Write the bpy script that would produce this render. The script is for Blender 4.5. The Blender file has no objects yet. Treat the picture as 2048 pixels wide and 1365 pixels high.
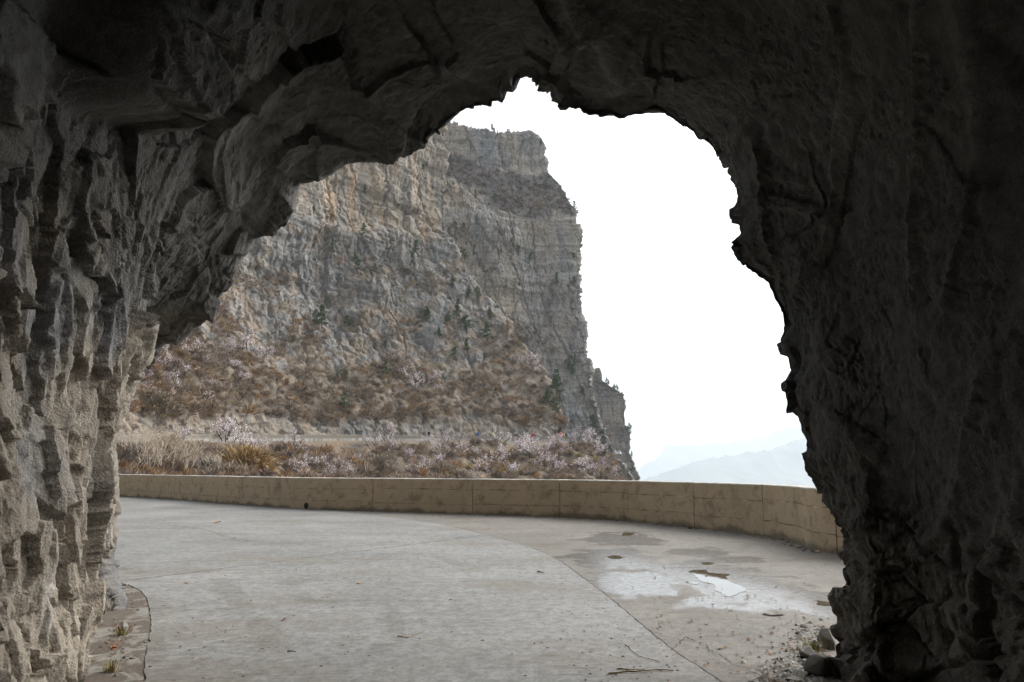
import bpy, bmesh, math, random
import numpy as np
from mathutils import Vector

S = bpy.context.scene
COL = S.collection
RAD = math.radians

# ------------------------------------------------------------------ camera
F = 1365.0                      # focal length in pixels of the 2048 x 1365 photograph (24 mm lens)
PITCH = math.atan((934 - 682.5) / F)
EYE = 1.6
cam_d = bpy.data.cameras.new('camera')
cam_d.lens = 24.0
cam_d.sensor_width = 36.0
cam_d.clip_start = 0.05
cam_d.clip_end = 40000
cam = bpy.data.objects.new('camera', cam_d)
COL.objects.link(cam)
cam.location = (0, 0, EYE)
cam.rotation_euler = (math.pi / 2 + PITCH, 0, 0)
S.camera = cam

# ------------------------------------------------------------------ sky, sun, exposure
SUN_EL, SUN_AZ = RAD(37), RAD(54)      # azimuth from +Y towards +X
W = bpy.data.worlds.new('World')
S.world = W
W.use_nodes = True
wn = W.node_tree.nodes
wl = W.node_tree.links
wn.clear()
sky = wn.new('ShaderNodeTexSky')
sky.sky_type = 'NISHITA'
sky.sun_disc = False
sky.sun_elevation = SUN_EL
sky.sun_rotation = SUN_AZ
sky.altitude = 600
sky.air_density = 1.0
sky.dust_density = 6.0
sky.ozone_density = 0.6
hsv = wn.new('ShaderNodeHueSaturation')      # an overcast, milky sky
hsv.inputs['Saturation'].default_value = 0.22
bg = wn.new('ShaderNodeBackground')
bg.inputs['Strength'].default_value = 0.15
wo = wn.new('ShaderNodeOutputWorld')
wl.new(sky.outputs[0], hsv.inputs['Color'])
wl.new(hsv.outputs[0], bg.inputs['Color'])
wl.new(bg.outputs[0], wo.inputs['Surface'])

sun_d = bpy.data.lights.new('sun', 'SUN')
sun_d.energy = 1.5
sun_d.angle = RAD(50)
sun_d.color = (1.0, 0.96, 0.9)
sun = bpy.data.objects.new('sun', sun_d)
COL.objects.link(sun)
sd = Vector((math.sin(SUN_AZ) * math.cos(SUN_EL), math.cos(SUN_AZ) * math.cos(SUN_EL), math.sin(SUN_EL)))
sun.rotation_euler = sd.to_track_quat('Z', 'Y').to_euler()
sun.location = (30, 30, 90)

S.view_settings.view_transform = 'Standard'
S.view_settings.look = 'None'
S.view_settings.gamma = 1.0
S.view_settings.use_curve_mapping = False
S.view_settings.exposure = 1.25

S.render.engine = 'CYCLES'
cy = S.cycles
cy.max_bounces = 10
cy.diffuse_bounces = 6
cy.glossy_bounces = 3
cy.transmission_bounces = 3
cy.volume_bounces = 2
cy.transparent_max_bounces = 6
cy.caustics_reflective = False
cy.caustics_refractive = False
cy.sample_clamp_indirect = 8.0
cy.use_denoising = True

# ------------------------------------------------------------------ pixel -> world
CP, SP = math.cos(PITCH), math.sin(PITCH)

def P(px, py, Y):
    """World point on the line of sight of photograph pixel (px, py) at the depth Y (metres along +Y)."""
    px = np.asarray(px, float); py = np.asarray(py, float); Y = np.asarray(Y, float)
    u = (px - 1024.0) / F
    v = (682.5 - py) / F
    yy = CP - SP * v
    zz = SP + CP * v
    t = Y / yy
    return np.stack(np.broadcast_arrays(u * t, Y * np.ones_like(t), EYE + zz * t), -1)

def G(px, py, z=0.0):
    """World point where that line of sight meets the horizontal plane z."""
    v = (682.5 - py) / F
    yy = CP - SP * v
    zz = SP + CP * v
    t = (z - EYE) / zz
    return np.array([(px - 1024.0) / F * t, yy * t, z])

# ------------------------------------------------------------------ numpy noise
_rs = np.random.RandomState(7)
_perm = np.concatenate([_rs.permutation(256)] * 3).astype(np.int64)
_grad = _rs.normal(size=(256, 3))
_grad /= np.linalg.norm(_grad, axis=1)[:, None]
_rnd = _rs.rand(256, 4)

def _h(ix, iy, iz):
    return _perm[_perm[_perm[ix & 255] + (iy & 255)] + (iz & 255)]

def perlin(p, seed=0):
    p = p + seed * 17.31
    i = np.floor(p).astype(np.int64)
    f = p - i
    w = f * f * f * (f * (f * 6 - 15) + 10)
    out = 0
    for dx in (0, 1):
        wx = w[:, 0] if dx else 1 - w[:, 0]
        for dy in (0, 1):
            wy = w[:, 1] if dy else 1 - w[:, 1]
            for dz in (0, 1):
                wz = w[:, 2] if dz else 1 - w[:, 2]
                g = _grad[_h(i[:, 0] + dx, i[:, 1] + dy, i[:, 2] + dz)]
                out = out + wx * wy * wz * (g[:, 0] * (f[:, 0] - dx) + g[:, 1] * (f[:, 1] - dy) + g[:, 2] * (f[:, 2] - dz))
    return out * 1.6

def fbm(p, octaves=4, seed=0, gain=0.5):
    a, s, o = 1.0, 0, 0
    for k in range(octaves):
        o = o + a * perlin(p * 2.0 ** k, seed + k)
        s += a
        a *= gain
    return o / s

def ridged(p, octaves=3, seed=0):
    a, s, o = 1.0, 0, 0
    for k in range(octaves):
        o = o + a * (1 - 2 * np.abs(perlin(p * 2.0 ** k, seed + k)))
        s += a
        a *= 0.5
    return o / s

def worley(p, seed=0):
    """nearest squared distance, second squared distance, cell randoms (N,4), offset from the cell point (N,3)"""
    p = p + seed * 11.7
    i0 = np.floor(p - 0.5).astype(np.int64)
    n = len(p)
    f1 = np.full(n, 9.0); f2 = np.full(n, 9.0)
    rid = np.zeros(n, np.int64); off = np.zeros((n, 3))
    for dx in (0, 1):
        for dy in (0, 1):
            for dz in (0, 1):
                c = i0 + (dx, dy, dz)
                h = _h(c[:, 0], c[:, 1], c[:, 2])
                q = p - (c + 0.1 + 0.8 * _rnd[h, :3])
                d = (q * q).sum(1)
                m = d < f1
                f2 = np.where(m, f1, np.minimum(f2, d))
                f1 = np.where(m, d, f1)
                rid = np.where(m, h, rid)
                off = np.where(m[:, None], q, off)
    return f1, f2, rid, off

def facet(p, seed=0):
    """broken rock: every cell a tilted plane of its own"""
    f1, f2, rid, off = worley(p, seed)
    r = _rnd[rid]
    return (r[:, 3] - 0.5) * 0.7 + off[:, 0] * (r[:, 0] - 0.5) * 1.6 + off[:, 1] * (r[:, 1] - 0.5) * 1.6 + off[:, 2] * (r[:, 2] - 0.5) * 1.6, f1, f2

def sstep(a, b, x):
    t = np.clip((x - a) / (b - a), 0, 1)
    return t * t * (3 - 2 * t)

# ------------------------------------------------------------------ mesh helpers
def mesh_from(name, verts, faces, smooth=False):
    me = bpy.data.meshes.new(name)
    if isinstance(faces, np.ndarray):
        nf, k = faces.shape
        me.vertices.add(len(verts))
        me.vertices.foreach_set('co', np.asarray(verts, np.float32).ravel())
        me.loops.add(nf * k)
        me.loops.foreach_set('vertex_index', faces.astype(np.int32).ravel())
        me.polygons.add(nf)
        me.polygons.foreach_set('loop_start', np.arange(0, nf * k, k, dtype=np.int32))
        me.update(calc_edges=True)
    else:
        me.from_pydata([tuple(map(float, v)) for v in verts], [], [tuple(f) for f in faces])
        me.update()
    if smooth:
        me.polygons.foreach_set('use_smooth', np.ones(len(me.polygons), bool))
    return me

def add_obj(name, me, mat=None, parent=None, kind=None, label=None, cat=None, group=None):
    o = bpy.data.objects.new(name, me)
    COL.objects.link(o)
    if mat is not None and me is not None and not me.materials:
        for m in (mat if isinstance(mat, (list, tuple)) else [mat]):
            me.materials.append(m)
    if parent is not None:
        o.parent = parent
    if kind: o['kind'] = kind
    if label: o['label'] = label
    if cat: o['category'] = cat
    if group: o['group'] = group
    return o

def grid_faces(nr, nc):
    a = np.arange(nr * nc).reshape(nr, nc)
    return np.stack([a[:-1, :-1], a[:-1, 1:], a[1:, 1:], a[1:, :-1]], -1).reshape(-1, 4)

def color_attr(me, rgb, name='tint'):
    at = me.color_attributes.new(name, 'FLOAT_COLOR', 'POINT')
    c = np.ones((len(me.vertices), 4), np.float32)
    c[:, :3] = rgb
    at.data.foreach_set('color', c.ravel())

def grid_normals(Q):
    du = np.gradient(Q, axis=1); dv = np.gradient(Q, axis=0)
    n = np.cross(du, dv)
    return n / (np.linalg.norm(n, axis=-1, keepdims=True) + 1e-9)

def blur(A, n):
    for _ in range(n):
        B = np.pad(A, ((1, 1), (1, 1), (0, 0)), mode='edge')
        A = (B[:-2, 1:-1] + B[2:, 1:-1] + B[1:-1, :-2] + B[1:-1, 2:] + 2 * B[1:-1, 1:-1]) / 6
    return A

# ------------------------------------------------------------------ material helpers
class NT:
    def __init__(s, name):
        s.m = bpy.data.materials.new(name); s.m.use_nodes = True
        s.t = s.m.node_tree; s.t.nodes.clear()
        s.out = s.t.nodes.new('ShaderNodeOutputMaterial')
        s.b = s.t.nodes.new('ShaderNodeBsdfPrincipled')
        s.t.links.new(s.b.outputs[0], s.out.inputs['Surface'])
        s.b.inputs['Specular IOR Level'].default_value = 0.3
        s._pos = None
    def n(s, kind, **kw):
        nd = s.t.nodes.new(kind)
        for k, v in kw.items():
            if hasattr(nd, k): setattr(nd, k, v)
            else: nd.inputs[k.replace('_', ' ')].default_value = v
        return nd
    def l(s, a, b): s.t.links.new(a, b)
    @property
    def pos(s):
        if s._pos is None: s._pos = s.n('ShaderNodeNewGeometry').outputs['Position']
        return s._pos
    def vec(s, scale=(1, 1, 1), rot=(0, 0, 0), loc=(0, 0, 0)):
        mp = s.n('ShaderNodeMapping'); s.l(s.pos, mp.inputs['Vector'])
        mp.inputs['Scale'].default_value = scale; mp.inputs['Rotation'].default_value = rot; mp.inputs['Location'].default_value = loc
        return mp.outputs[0]
    def noise(s, scale, detail=4, rough=0.55, vec=None, dist=0.0):
        nd = s.n('ShaderNodeTexNoise'); nd.inputs['Scale'].default_value = scale
        nd.inputs['Detail'].default_value = detail; nd.inputs['Roughness'].default_value = rough; nd.inputs['Distortion'].default_value = dist
        s.l(vec if vec is not None else s.pos, nd.inputs['Vector'])
        return nd.outputs['Fac']
    def voro(s, scale, vec=None, feature='F1', out='Distance', rand=1.0):
        nd = s.n('ShaderNodeTexVoronoi'); nd.feature = feature; nd.inputs['Scale'].default_value = scale
        nd.inputs['Randomness'].default_value = rand
        s.l(vec if vec is not None else s.pos, nd.inputs['Vector'])
        return nd.outputs[out]
    def ramp(s, fac, stops, interp='LINEAR'):
        nd = s.n('ShaderNodeValToRGB'); cr = nd.color_ramp; cr.interpolation = interp
        while len(cr.elements) < len(stops): cr.elements.new(0.5)
        for e, (p_, c) in zip(cr.elements, stops):
            e.position = p_
            e.color = (c, c, c, 1) if isinstance(c, (int, float)) else (*c, 1)
        s.l(fac, nd.inputs[0])
        return nd.outputs[0]
    def mix(s, fac, a, b, mode='MIX'):
        nd = s.n('ShaderNodeMix'); nd.data_type = 'RGBA'; nd.blend_type = mode
        for sock, v in ((nd.inputs[0], fac), (nd.inputs[6], a), (nd.inputs[7], b)):
            if isinstance(v, (int, float)): sock.default_value = v
            elif isinstance(v, tuple): sock.default_value = (*v, 1) if len(v) == 3 else v
            else: s.l(v, sock)
        return nd.outputs[2]
    def math(s, op, a, b=0.0, clamp=False):
        nd = s.n('ShaderNodeMath'); nd.operation = op; nd.use_clamp = clamp
        for sock, v in ((nd.inputs[0], a), (nd.inputs[1], b)):
            if isinstance(v, (int, float)): sock.default_value = v
            else: s.l(v, sock)
        return nd.outputs[0]
    def attr(s, name='tint'):
        nd = s.n('ShaderNodeAttribute'); nd.attribute_name = name
        return nd.outputs['Color']
    def bump(s, h, strength=0.5, dist=0.02, prev=None):
        nd = s.n('ShaderNodeBump'); nd.inputs['Strength'].default_value = strength; nd.inputs['Distance'].default_value = dist
        s.l(h, nd.inputs['Height'])
        if prev is not None: s.l(prev, nd.inputs['Normal'])
        s.l(nd.outputs[0], s.b.inputs['Normal'])
        return nd.outputs[0]
    def color(s, c):
        if isinstance(c, tuple): s.b.inputs['Base Color'].default_value = (*c, 1)
        else: s.l(c, s.b.inputs['Base Color'])
    def rough(s, r):
        if isinstance(r, (int, float)): s.b.inputs['Roughness'].default_value = r
        else: s.l(r, s.b.inputs['Roughness'])

def plain(name, c, rough=0.8, var=0.25, scale=6.0):
    m = NT(name)
    k = m.ramp(m.noise(scale, 4), [(0.3, 1 - var), (0.7, 1 + var)])
    m.color(m.mix(1.0, tuple(c), k, 'MULTIPLY')); m.rough(rough)
    return m.m

def attr_mat(name, rough=0.85, scale=5.0, var=0.25, attr='tint'):
    m = NT(name)
    k = m.ramp(m.noise(scale, 3), [(0.3, 1 - var), (0.7, 1 + var)])
    m.color(m.mix(1.0, m.attr(attr), k, 'MULTIPLY')); m.rough(rough)
    return m.m
# ================================================================== THE ROCK TUNNEL (inside walls, portal lip, mountain face outside)
def resample(pts, n):
    pts = np.asarray(pts, float)
    d = np.r_[0, np.cumsum(np.linalg.norm(np.diff(pts, axis=0), axis=1))]
    s = np.linspace(0, d[-1], n)
    return np.stack([np.interp(s, d, pts[:, k]) for k in range(pts.shape[1])], 1)

# portal edge: pixel column, pixel row, depth
RIM = [(196, 1420, 7.4), (212, 1365, 7.5), (222, 1300, 7.7), (240, 1268, 8.0), (243, 1190, 8.2), (222, 1175, 8.4), (212, 1120, 8.6), (232, 1098, 8.8), (240, 1030, 9.0), (234, 960, 9.0), (224, 900, 9.0),
       (218, 840, 9.0), (224, 790, 9.0), (238, 750, 9.0), (252, 742, 8.9), (268, 722, 8.9), (300, 738, 8.9), (322, 708, 8.8), (322, 685, 8.8), (358, 694, 8.8), (392, 660, 8.8), (428, 640, 8.7), (440, 612, 8.7), (470, 570, 8.7), (484, 522, 8.6),
       (510, 482, 8.6), (552, 478, 8.6), (578, 452, 8.6), (588, 415, 8.5), (590, 374, 8.5), (640, 366, 8.4), (690, 324, 8.4), (748, 318, 8.3), (775, 327, 8.3),
       (806, 322, 8.2), (850, 298, 8.2), (890, 268, 8.2), (920, 236, 8.1), (946, 226, 8.1), (1010, 214, 8.0), (1018, 190, 8.0), (1033, 192, 8.0), (1040, 160, 8.0),
       (1055, 153, 8.0), (1071, 156, 7.95), (1078, 178, 7.9), (1100, 184, 7.9), (1112, 205, 7.85), (1122, 226, 7.8), (1150, 228, 7.75), (1168, 240, 7.7), (1240, 247, 7.6), (1290, 236, 7.5),
       (1326, 234, 7.4), (1352, 252, 7.35), (1392, 282, 7.3), (1430, 306, 7.2), (1452, 338, 7.1), (1466, 372, 7.0), (1469, 408, 6.9), (1455, 428, 6.85), (1457, 442, 6.85), (1476, 452, 6.85), (1477, 470, 6.8), (1455, 488, 6.75),
       (1466, 512, 6.7), (1492, 546, 6.7), (1532, 572, 6.65), (1540, 604, 6.6), (1556, 640, 6.55), (1564, 662, 6.5), (1553, 684, 6.5), (1556, 712, 6.45), (1574, 716, 6.4), (1578, 742, 6.4), (1564, 768, 6.35), (1570, 790, 6.3), (1578, 828, 6.25), (1592, 836, 6.25),
       (1606, 880, 6.2), (1601, 920, 6.15), (1612, 950, 6.1), (1632, 972, 6.1), (1644, 1000, 6.1), (1660, 1036, 6.05), (1664, 1048, 6.0), (1678, 1068, 6.0), (1682, 1110, 6.0), (1672, 1140, 6.0), (1660, 1175, 6.0), (1653, 1196, 6.0),
       (1662, 1225, 6.0), (1673, 1240, 6.0), (1663, 1262, 5.95), (1660, 1290, 5.9), (1654, 1310, 5.85), (1655, 1340, 5.8), (1655, 1400, 5.7)]
NS = 1120
rim = resample(P(*np.array(RIM).T), NS)
# the smooth run of the rim, used further in so that the small notches stay at the lip
rim_s = rim.copy()
for _ in range(2200):
    rim_s[1:-1] = (rim_s[:-2] + 2 * rim_s[1:-1] + rim_s[2:]) / 4

def section(y, xl, xr, h, rot=0.0, lean=0.0):
    th = np.linspace(math.pi, 0, 120)
    a, xc, zb = (xr - xl) / 2, (xl + xr) / 2, 1.3
    x = xc + a * np.sign(np.cos(th)) * np.abs(np.cos(th)) ** 0.75
    z = zb + (h - zb) * np.abs(np.sin(th)) ** 0.8
    x = np.r_[xl, x, xr]; z = np.r_[-0.35, z, -0.35]
    x = x + lean * np.clip(z, 0, 9) * (x < xc)
    q = resample(np.stack([x, z], 1), NS)
    X = q[:, 0] - xc
    return np.stack([xc + X * math.cos(rot), y + X * math.sin(rot), q[:, 1]], 1)

rings = [rim, 0.12 * rim + 0.88 * (rim_s * [1, 1, 1] + [0, -0.55, 0.06]),
         section(5.15, -3.02, 2.86, 6.35, -0.05), section(4.1, -2.8, 2.84, 6.2), section(2.4, -2.35, 2.95, 6.0), section(0, -2.25, 3.0, 5.8),
         section(-4, -2.6, 2.7, 5.6, 0.1), section(-9, -5.0, 0.8, 5.4, 0.4), section(-13, -10, -4.5, 5.2, 0.8), section(-15.5, -15, -10, 5.0, 1.1)]
back = rings[-1].copy(); back = back.mean(0) * [1, 1, 0.6] + (back - back.mean(0)) * 0.02 + [-1.5, -0.6, 0]
rings.append(back)
rpos = np.array([0, 0.8, 3.9, 5.0, 6.7, 9, 13, 18, 23.5, 29, 32.0])
t = np.concatenate([np.linspace(0, 5.4, 380), np.linspace(5.42, 9, 60)[1:], np.linspace(9, 32, 60)[1:]])
R = np.stack(rings)                                   # (K, NS, 3)
def hermite(t, tp, R):
    k = np.clip(np.searchsorted(tp, t, 'right') - 1, 0, len(tp) - 2)
    h = (tp[k + 1] - tp[k]); s = ((t - tp[k]) / h)[:, None, None]
    m = np.gradient(R, tp, axis=0)
    # monotone-ish tangents: keep them short
    sl = np.diff(R, axis=0) / np.diff(tp)[:, None, None]
    for j in range(1, len(tp) - 1):
        a, b = sl[j - 1], sl[j]
        m[j] = np.where(a * b > 0, 2 * a * b / (a + b + 1e-9 * np.sign(a + b + 1e-12)), 0)
    m[0] = sl[0]; m[-1] = sl[-1]
    h = h[:, None, None]
    return (2 * s**3 - 3 * s**2 + 1) * R[k] + (s**3 - 2 * s**2 + s) * h * m[k] + (-2 * s**3 + 3 * s**2) * R[k + 1] + (s**3 - s**2) * h * m[k + 1]
INN = hermite(t, rpos, R)

# outside: lip, then the mountain face spreading in the plane of the portal
pl_d = np.array([0.909, -0.416, 0]); pl_n = np.array([0.416, 0.909, 0]); ctr = np.array([-1.3, 7.6, 1.5])
rel = rim_s - ctr
a_ = rel @ pl_d; z_ = rel[:, 2]; n_ = rel @ pl_n
outs = []
for k, fw in ((1.02, 0.015), (1.06, 0.02), (1.14, 0.0), (1.32, -0.05), (1.7, -0.15), (2.4, -0.5), (3.6, -1.2), (5.5, -2.5), (8, -5), (11, -9), (15, -15), (20, -23)):
    w = min(1, 1.05 - (k - 1) * 1.2); w = max(w, 0)
    base = (ctr + np.outer(a_ * k, pl_d) + np.outer(np.maximum(z_, -1.9) * k, [0, 0, 1]) + np.outer(n_ * w + fw, pl_n))
    if k < 1.1: base += (rim - rim_s) * (1.1 - k) / 0.1
    outs.append(base)
OUT = np.stack(outs)[::-1]
Q = np.concatenate([OUT, INN])                        # rows: far outside -> rim -> deep inside
NO = len(OUT)
N = blur(grid_normals(Q), 90)
N /= np.linalg.norm(N, axis=-1, keepdims=True)
mid = Q[NO + 200, NS // 2]
if N[NO + 200, NS // 2, 2] > 0: N = -N                # roof normal must point down, into the tunnel
p = Q.reshape(-1, 3)
tt = np.concatenate([np.zeros(NO) - 1, t])[:, None].repeat(NS, 1).ravel()
inside = sstep(0.0, 0.9, tt)                          # how far in from the lip
left = sstep(-1.2, -2.3, p[:, 0]) * sstep(4.9, 2.9, p[:, 2]) * (tt > -0.5)      # broken, flaky left wall
low = sstep(3.0, 1.6, p[:, 2])
right = sstep(1.0, 2.2, p[:, 0])
warp = np.stack([perlin(p * 1.1, 21), perlin(p * 1.1, 22), perlin(p * 1.1, 23)], 1)
warp2 = np.stack([perlin(p * 4, 24), perlin(p * 4, 25), perlin(p * 4, 26)], 1)
q1 = p + 0.07 * warp + 0.012 * warp2
roof = sstep(3.2, 4.6, p[:, 2]) * (1 - right)
hi = 1 - 0.7 * sstep(2.6, 3.6, p[:, 2])          # the shoulder and roof break in large faces
d = (0.16 * perlin(p * 0.45, 3) - 0.04) * (0.3 + 0.7 * inside) - 0.05 * left * (0.5 + 0.5 * inside)
# shovelled hollows with sharp ridges between them, drawn out along the tunnel and down the walls
rot1 = q1 @ np.array([[0.85, -0.3, 0.43], [0.2, 0.94, 0.27], [-0.48, -0.15, 0.86]])
f1, f2, rid, _ = worley(rot1 * [0.8, 0.5, 0.8], 1)
d += (0.16 * (f1 - 0.36) + 0.16 * (_rnd[rid, 3] - 0.5)) * (0.2 + 0.8 * inside) * (1 - 0.75 * right) * (1 - left)
f1, f2, rid, _ = worley(rot1 * [1.9, 1.2, 1.7], 2)
d += (0.07 * (f1 - 0.36) + 0.06 * (_rnd[rid, 3] - 0.5)) * (1 - left) * hi * (0.35 + 0.65 * inside) * (1 - 0.7 * right) * (1 - 0.5 * roof)
fc, _, _ = facet(rot1 * [1.5, 0.9, 1.2], 5)
d += 0.23 * fc * (1 - 0.92 * right) * (1 - 0.9 * left) * (0.5 + 0.5 * inside)
fc, _, _ = facet(rot1 * [4.2, 2.8, 3.4], 4)
d += 0.085 * fc * (1 - 0.85 * right) * (1 - left) * hi * (1 - 0.3 * roof)
# flakes of the left wall
fl, _, _ = facet((p + 0.05 * warp + 0.02 * warp2) @ np.array([[1, 0, 0.12], [0, 1, 0.2], [-0.25, 0.2, 1]]) * [2.8, 2.2, 0.9], 16)
d += 0.16 * fl * left * (0.5 + 0.5 * hi) * (0.4 + 0.6 * inside)
fl, _, _ = facet((p + 0.03 * warp2) @ np.array([[1, 0, 0.2], [0, 1, -0.15], [-0.3, 0.25, 1]]) * [6.5, 5, 1.9], 17)
d += 0.075 * fl * left * (0.4 + 0.6 * hi)
fl, _, _ = facet((p + 0.015 * warp2) * [14, 11, 4.5], 8)
d += 0.030 * fl * left
# rubble-like blocks low on the right
fb, g1, g2 = facet((p + 0.05 * warp2) * [2.3, 2.3, 3.0], 9)
d += (0.12 * fb + 0.05 * (sstep(0.0, 0.12, g2 - g1) - 1)) * right * sstep(1.5, 0.8, p[:, 2])
fb, _, _ = facet((p + 0.03 * warp2) * [6, 6, 7], 19)
d += 0.03 * fb * right * sstep(1.6, 0.9, p[:, 2])
# long ridges across the right wall and the roof
rr = 1 - np.abs(perlin(np.stack([p[:, 0] * 0.5, p[:, 1] * 0.9 + 0.45 * p[:, 2], p[:, 2] * 0.35], 1) + 0.10 * warp, 31)) * 6
vein = np.clip(rr, 0, 1) ** 2 * (1 - left) * inside
d += 0.07 * vein * (0.25 + 0.75 * right)
pit = sstep(0.25, 0.75, fbm(p * 1.3, 3, 33) * 1.2 + 0.5)
w1, _, _, _ = worley((p + 0.015 * warp2) * 15, 34)
d += (0.030 * (0.3 - w1) + 0.010 * perlin(p * 31, 35)) * pit * (1 - left)
w1, _, _, _ = worley((p + 0.03 * warp2) * 6.5, 36)
d += 0.045 * (0.3 - w1) * (1 - pit) * (1 - left)
# the ragged edge of the mouth
fe, _, _ = facet((p + 0.03 * warp2) * 5.0, 45)
d += 0.07 * fe * (1 - sstep(0.1, 0.7, tt)) * (tt > -0.5)
# grain
d += 0.016 * perlin(p * 7, 11) * (1 - 0.8 * left) + 0.006 * perlin(p * 26, 13) * (1 - 0.5 * left)
# blocks that hang into the tunnel: (pixel column, row, depth, radius, height)
for bx, by, bz, br, bh in ((120, 40, 3.9, 0.75, 0.45),):
    c = P(bx, by, bz)
    e = np.linalg.norm((p - c) * [1, 0.8, 1.2] + 0.18 * warp, axis=1)
    d += bh * sstep(br * 1.1, br * 0.75, e)
outer = np.concatenate([np.linspace(5.0, 0.4, NO), np.zeros(len(t))])[:, None].repeat(NS, 1).ravel()
d = np.where(tt < -0.5, outer * (0.8 * perlin(p * 0.12, 41) + 0.5 * ridged(p * [0.3, 0.3, 0.1], 3, 42)) * 0.6 + d * 0.5, d)
fade_foot = sstep(-0.35, 0.25, p[:, 2])
d *= 0.55 + 0.45 * fade_foot
V = p + N.reshape(-1, 3) * d[:, None]
# stone colours with the tunnel's light and shade painted in: grey and buff beds, limy skins, rusty runs
tone = fbm(p * [0.9, 0.9, 0.6] + 0.3 * warp, 4, 51)
buff = sstep(-0.25, 0.25, fbm(p * [1.5, 1.5, 0.8], 3, 52) + 0.3 * left * low)
lime = sstep(0.10, 0.45, fbm(p * [2.2, 2.2, 1.2] + 0.2 * warp2, 3, 53)) * left
rgb = np.array([0.083, 0.079, 0.071]) * (1 + 0.5 * tone[:, None])          # shade of the roof and right wall put into the rock colour
lit_rock = np.array([0.20, 0.199, 0.198]) * (1 - buff[:, None]) + np.array([0.275, 0.24, 0.195]) * buff[:, None]
lit_rock = lit_rock * (1 + 0.55 * tone[:, None])
lit_rock = mixv = lit_rock * (1 - 0.4 * lime[:, None]) + np.array([0.40, 0.385, 0.36]) * 0.4 * lime[:, None]
lit_rock = lit_rock * (0.62 + 0.38 * sstep(0.0, 1.0, tt))[:, None]      # outer lip painted darker to offset the full daylight there
lf_ = (sstep(-1.2, -2.3, p[:, 0]) * sstep(3.7, 2.3, p[:, 2] + 0.35 * warp[:, 0]))[:, None]  # daylight on the lower left wall put into its colour, fading upwards
rgb = rgb * (1 - lf_) + lit_rock * lf_
rgb = rgb + np.array([0.09, 0.085, 0.078]) * (vein * sstep(-0.2, 0.3, fbm(p * 0.8, 2, 54)))[:, None]      # limy seams
rl = (right * sstep(1.3, 0.7, p[:, 2]))[:, None]
rgb = rgb * (1 - 0.6 * rl) + np.array([0.15, 0.13, 0.108]) * (1 + 0.4 * tone[:, None]) * 0.6 * rl
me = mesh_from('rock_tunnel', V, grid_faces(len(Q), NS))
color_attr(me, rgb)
m = NT('tunnel_rock')
k1 = m.ramp(m.noise(9, 7, 0.62), [(0.25, 0.62), (0.75, 1.35)])
k2 = m.ramp(m.noise(70, 4, 0.6), [(0.3, 0.7), (0.7, 1.3)])
k3 = m.ramp(m.voro(34), [(0.0, 0.55), (0.22, 1.0)])
c = m.mix(1.0, m.attr(), k1, 'MULTIPLY'); c = m.mix(0.8, c, k2, 'MULTIPLY'); c = m.mix(0.35, c, k3, 'MULTIPLY')
m.color(c); m.rough(0.88)
b1 = m.bump(m.noise(28, 8, 0.65), 0.55, 0.022)
b2 = m.bump(m.voro(55), 0.5, 0.012, b1)
m.bump(m.noise(150, 3, 0.6), 0.5, 0.006, b2)
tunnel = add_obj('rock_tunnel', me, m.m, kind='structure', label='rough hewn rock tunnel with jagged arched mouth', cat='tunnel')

# ================================================================== ROAD
wall_px = [(-60, 985), (120, 990), (283, 995.6), (483, 1010), (613, 1019), (745, 1023), (945, 1029.3), (1120, 1035), (1257, 1043), (1390, 1056), (1530, 1072.5), (1600, 1088), (1677, 1109)]
wall_pts = [G(a, b)[:2] for a, b in wall_px]
wall_pts = [np.array([-46.0, 36.0]), np.array([-34.0, 39.5])] + wall_pts[1:] + [np.array([7.9, 9.6]), np.array([9.2, 6.6]), np.array([10.0, 3.5])]
def catmull(pts, n=12):
    pts = np.asarray(pts, float); out = []
    for i in range(len(pts) - 1):
        p0, p1, p2, p3 = pts[max(i - 1, 0)], pts[i], pts[i + 1], pts[min(i + 2, len(pts) - 1)]
        for s in np.linspace(0, 1, n, endpoint=False):
            out.append(0.5 * (2 * p1 + (p2 - p0) * s + (2 * p0 - 5 * p1 + 4 * p2 - p3) * s**2 + (3 * p1 - p0 - 3 * p2 + p3) * s**3))
    out.append(pts[-1])
    return np.array(out)
wall_line = catmull(wall_pts, 14)

def flat_poly(name, pts, z0, z1, mat, parent=None, kind=None, **kw):
    """sheet of outline pts with its top at z1 and a skirt down to z0"""
    bm = bmesh.new()
    vs = [bm.verts.new((float(q[0]), float(q[1]), z1)) for q in pts]
    f = bm.faces.new(vs); f.normal_update()
    if f.normal.z < 0: f.normal_flip()
    lo = [bm.verts.new((float(q[0]), float(q[1]), z0)) for q in pts]
    for i in range(len(vs)):
        j = (i + 1) % len(vs)
        bm.faces.new((vs[i], vs[j], lo[j], lo[i]))
    bmesh.ops.triangulate(bm, faces=[f])
    me = bpy.data.meshes.new(name); bm.to_mesh(me); bm.free()
    return add_obj(name, me, mat, parent, kind, **kw)

def jag(pts, amp=0.012, step=0.06, seed=0):
    pts = np.asarray(pts, float)
    d = np.linalg.norm(np.diff(pts, axis=0), axis=1).sum()
    q = resample(pts, max(4, int(d / step)))
    w = np.stack([perlin(np.c_[q * 6, np.zeros(len(q))], 60 + seed), perlin(np.c_[q * 6, np.zeros(len(q))], 61 + seed)], 1)
    w += 0.5 * np.stack([perlin(np.c_[q * 19, np.zeros(len(q))], 62 + seed), perlin(np.c_[q * 19, np.zeros(len(q))], 63 + seed)], 1)
    w[0] = w[-1] = 0
    return q + amp * w

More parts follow.
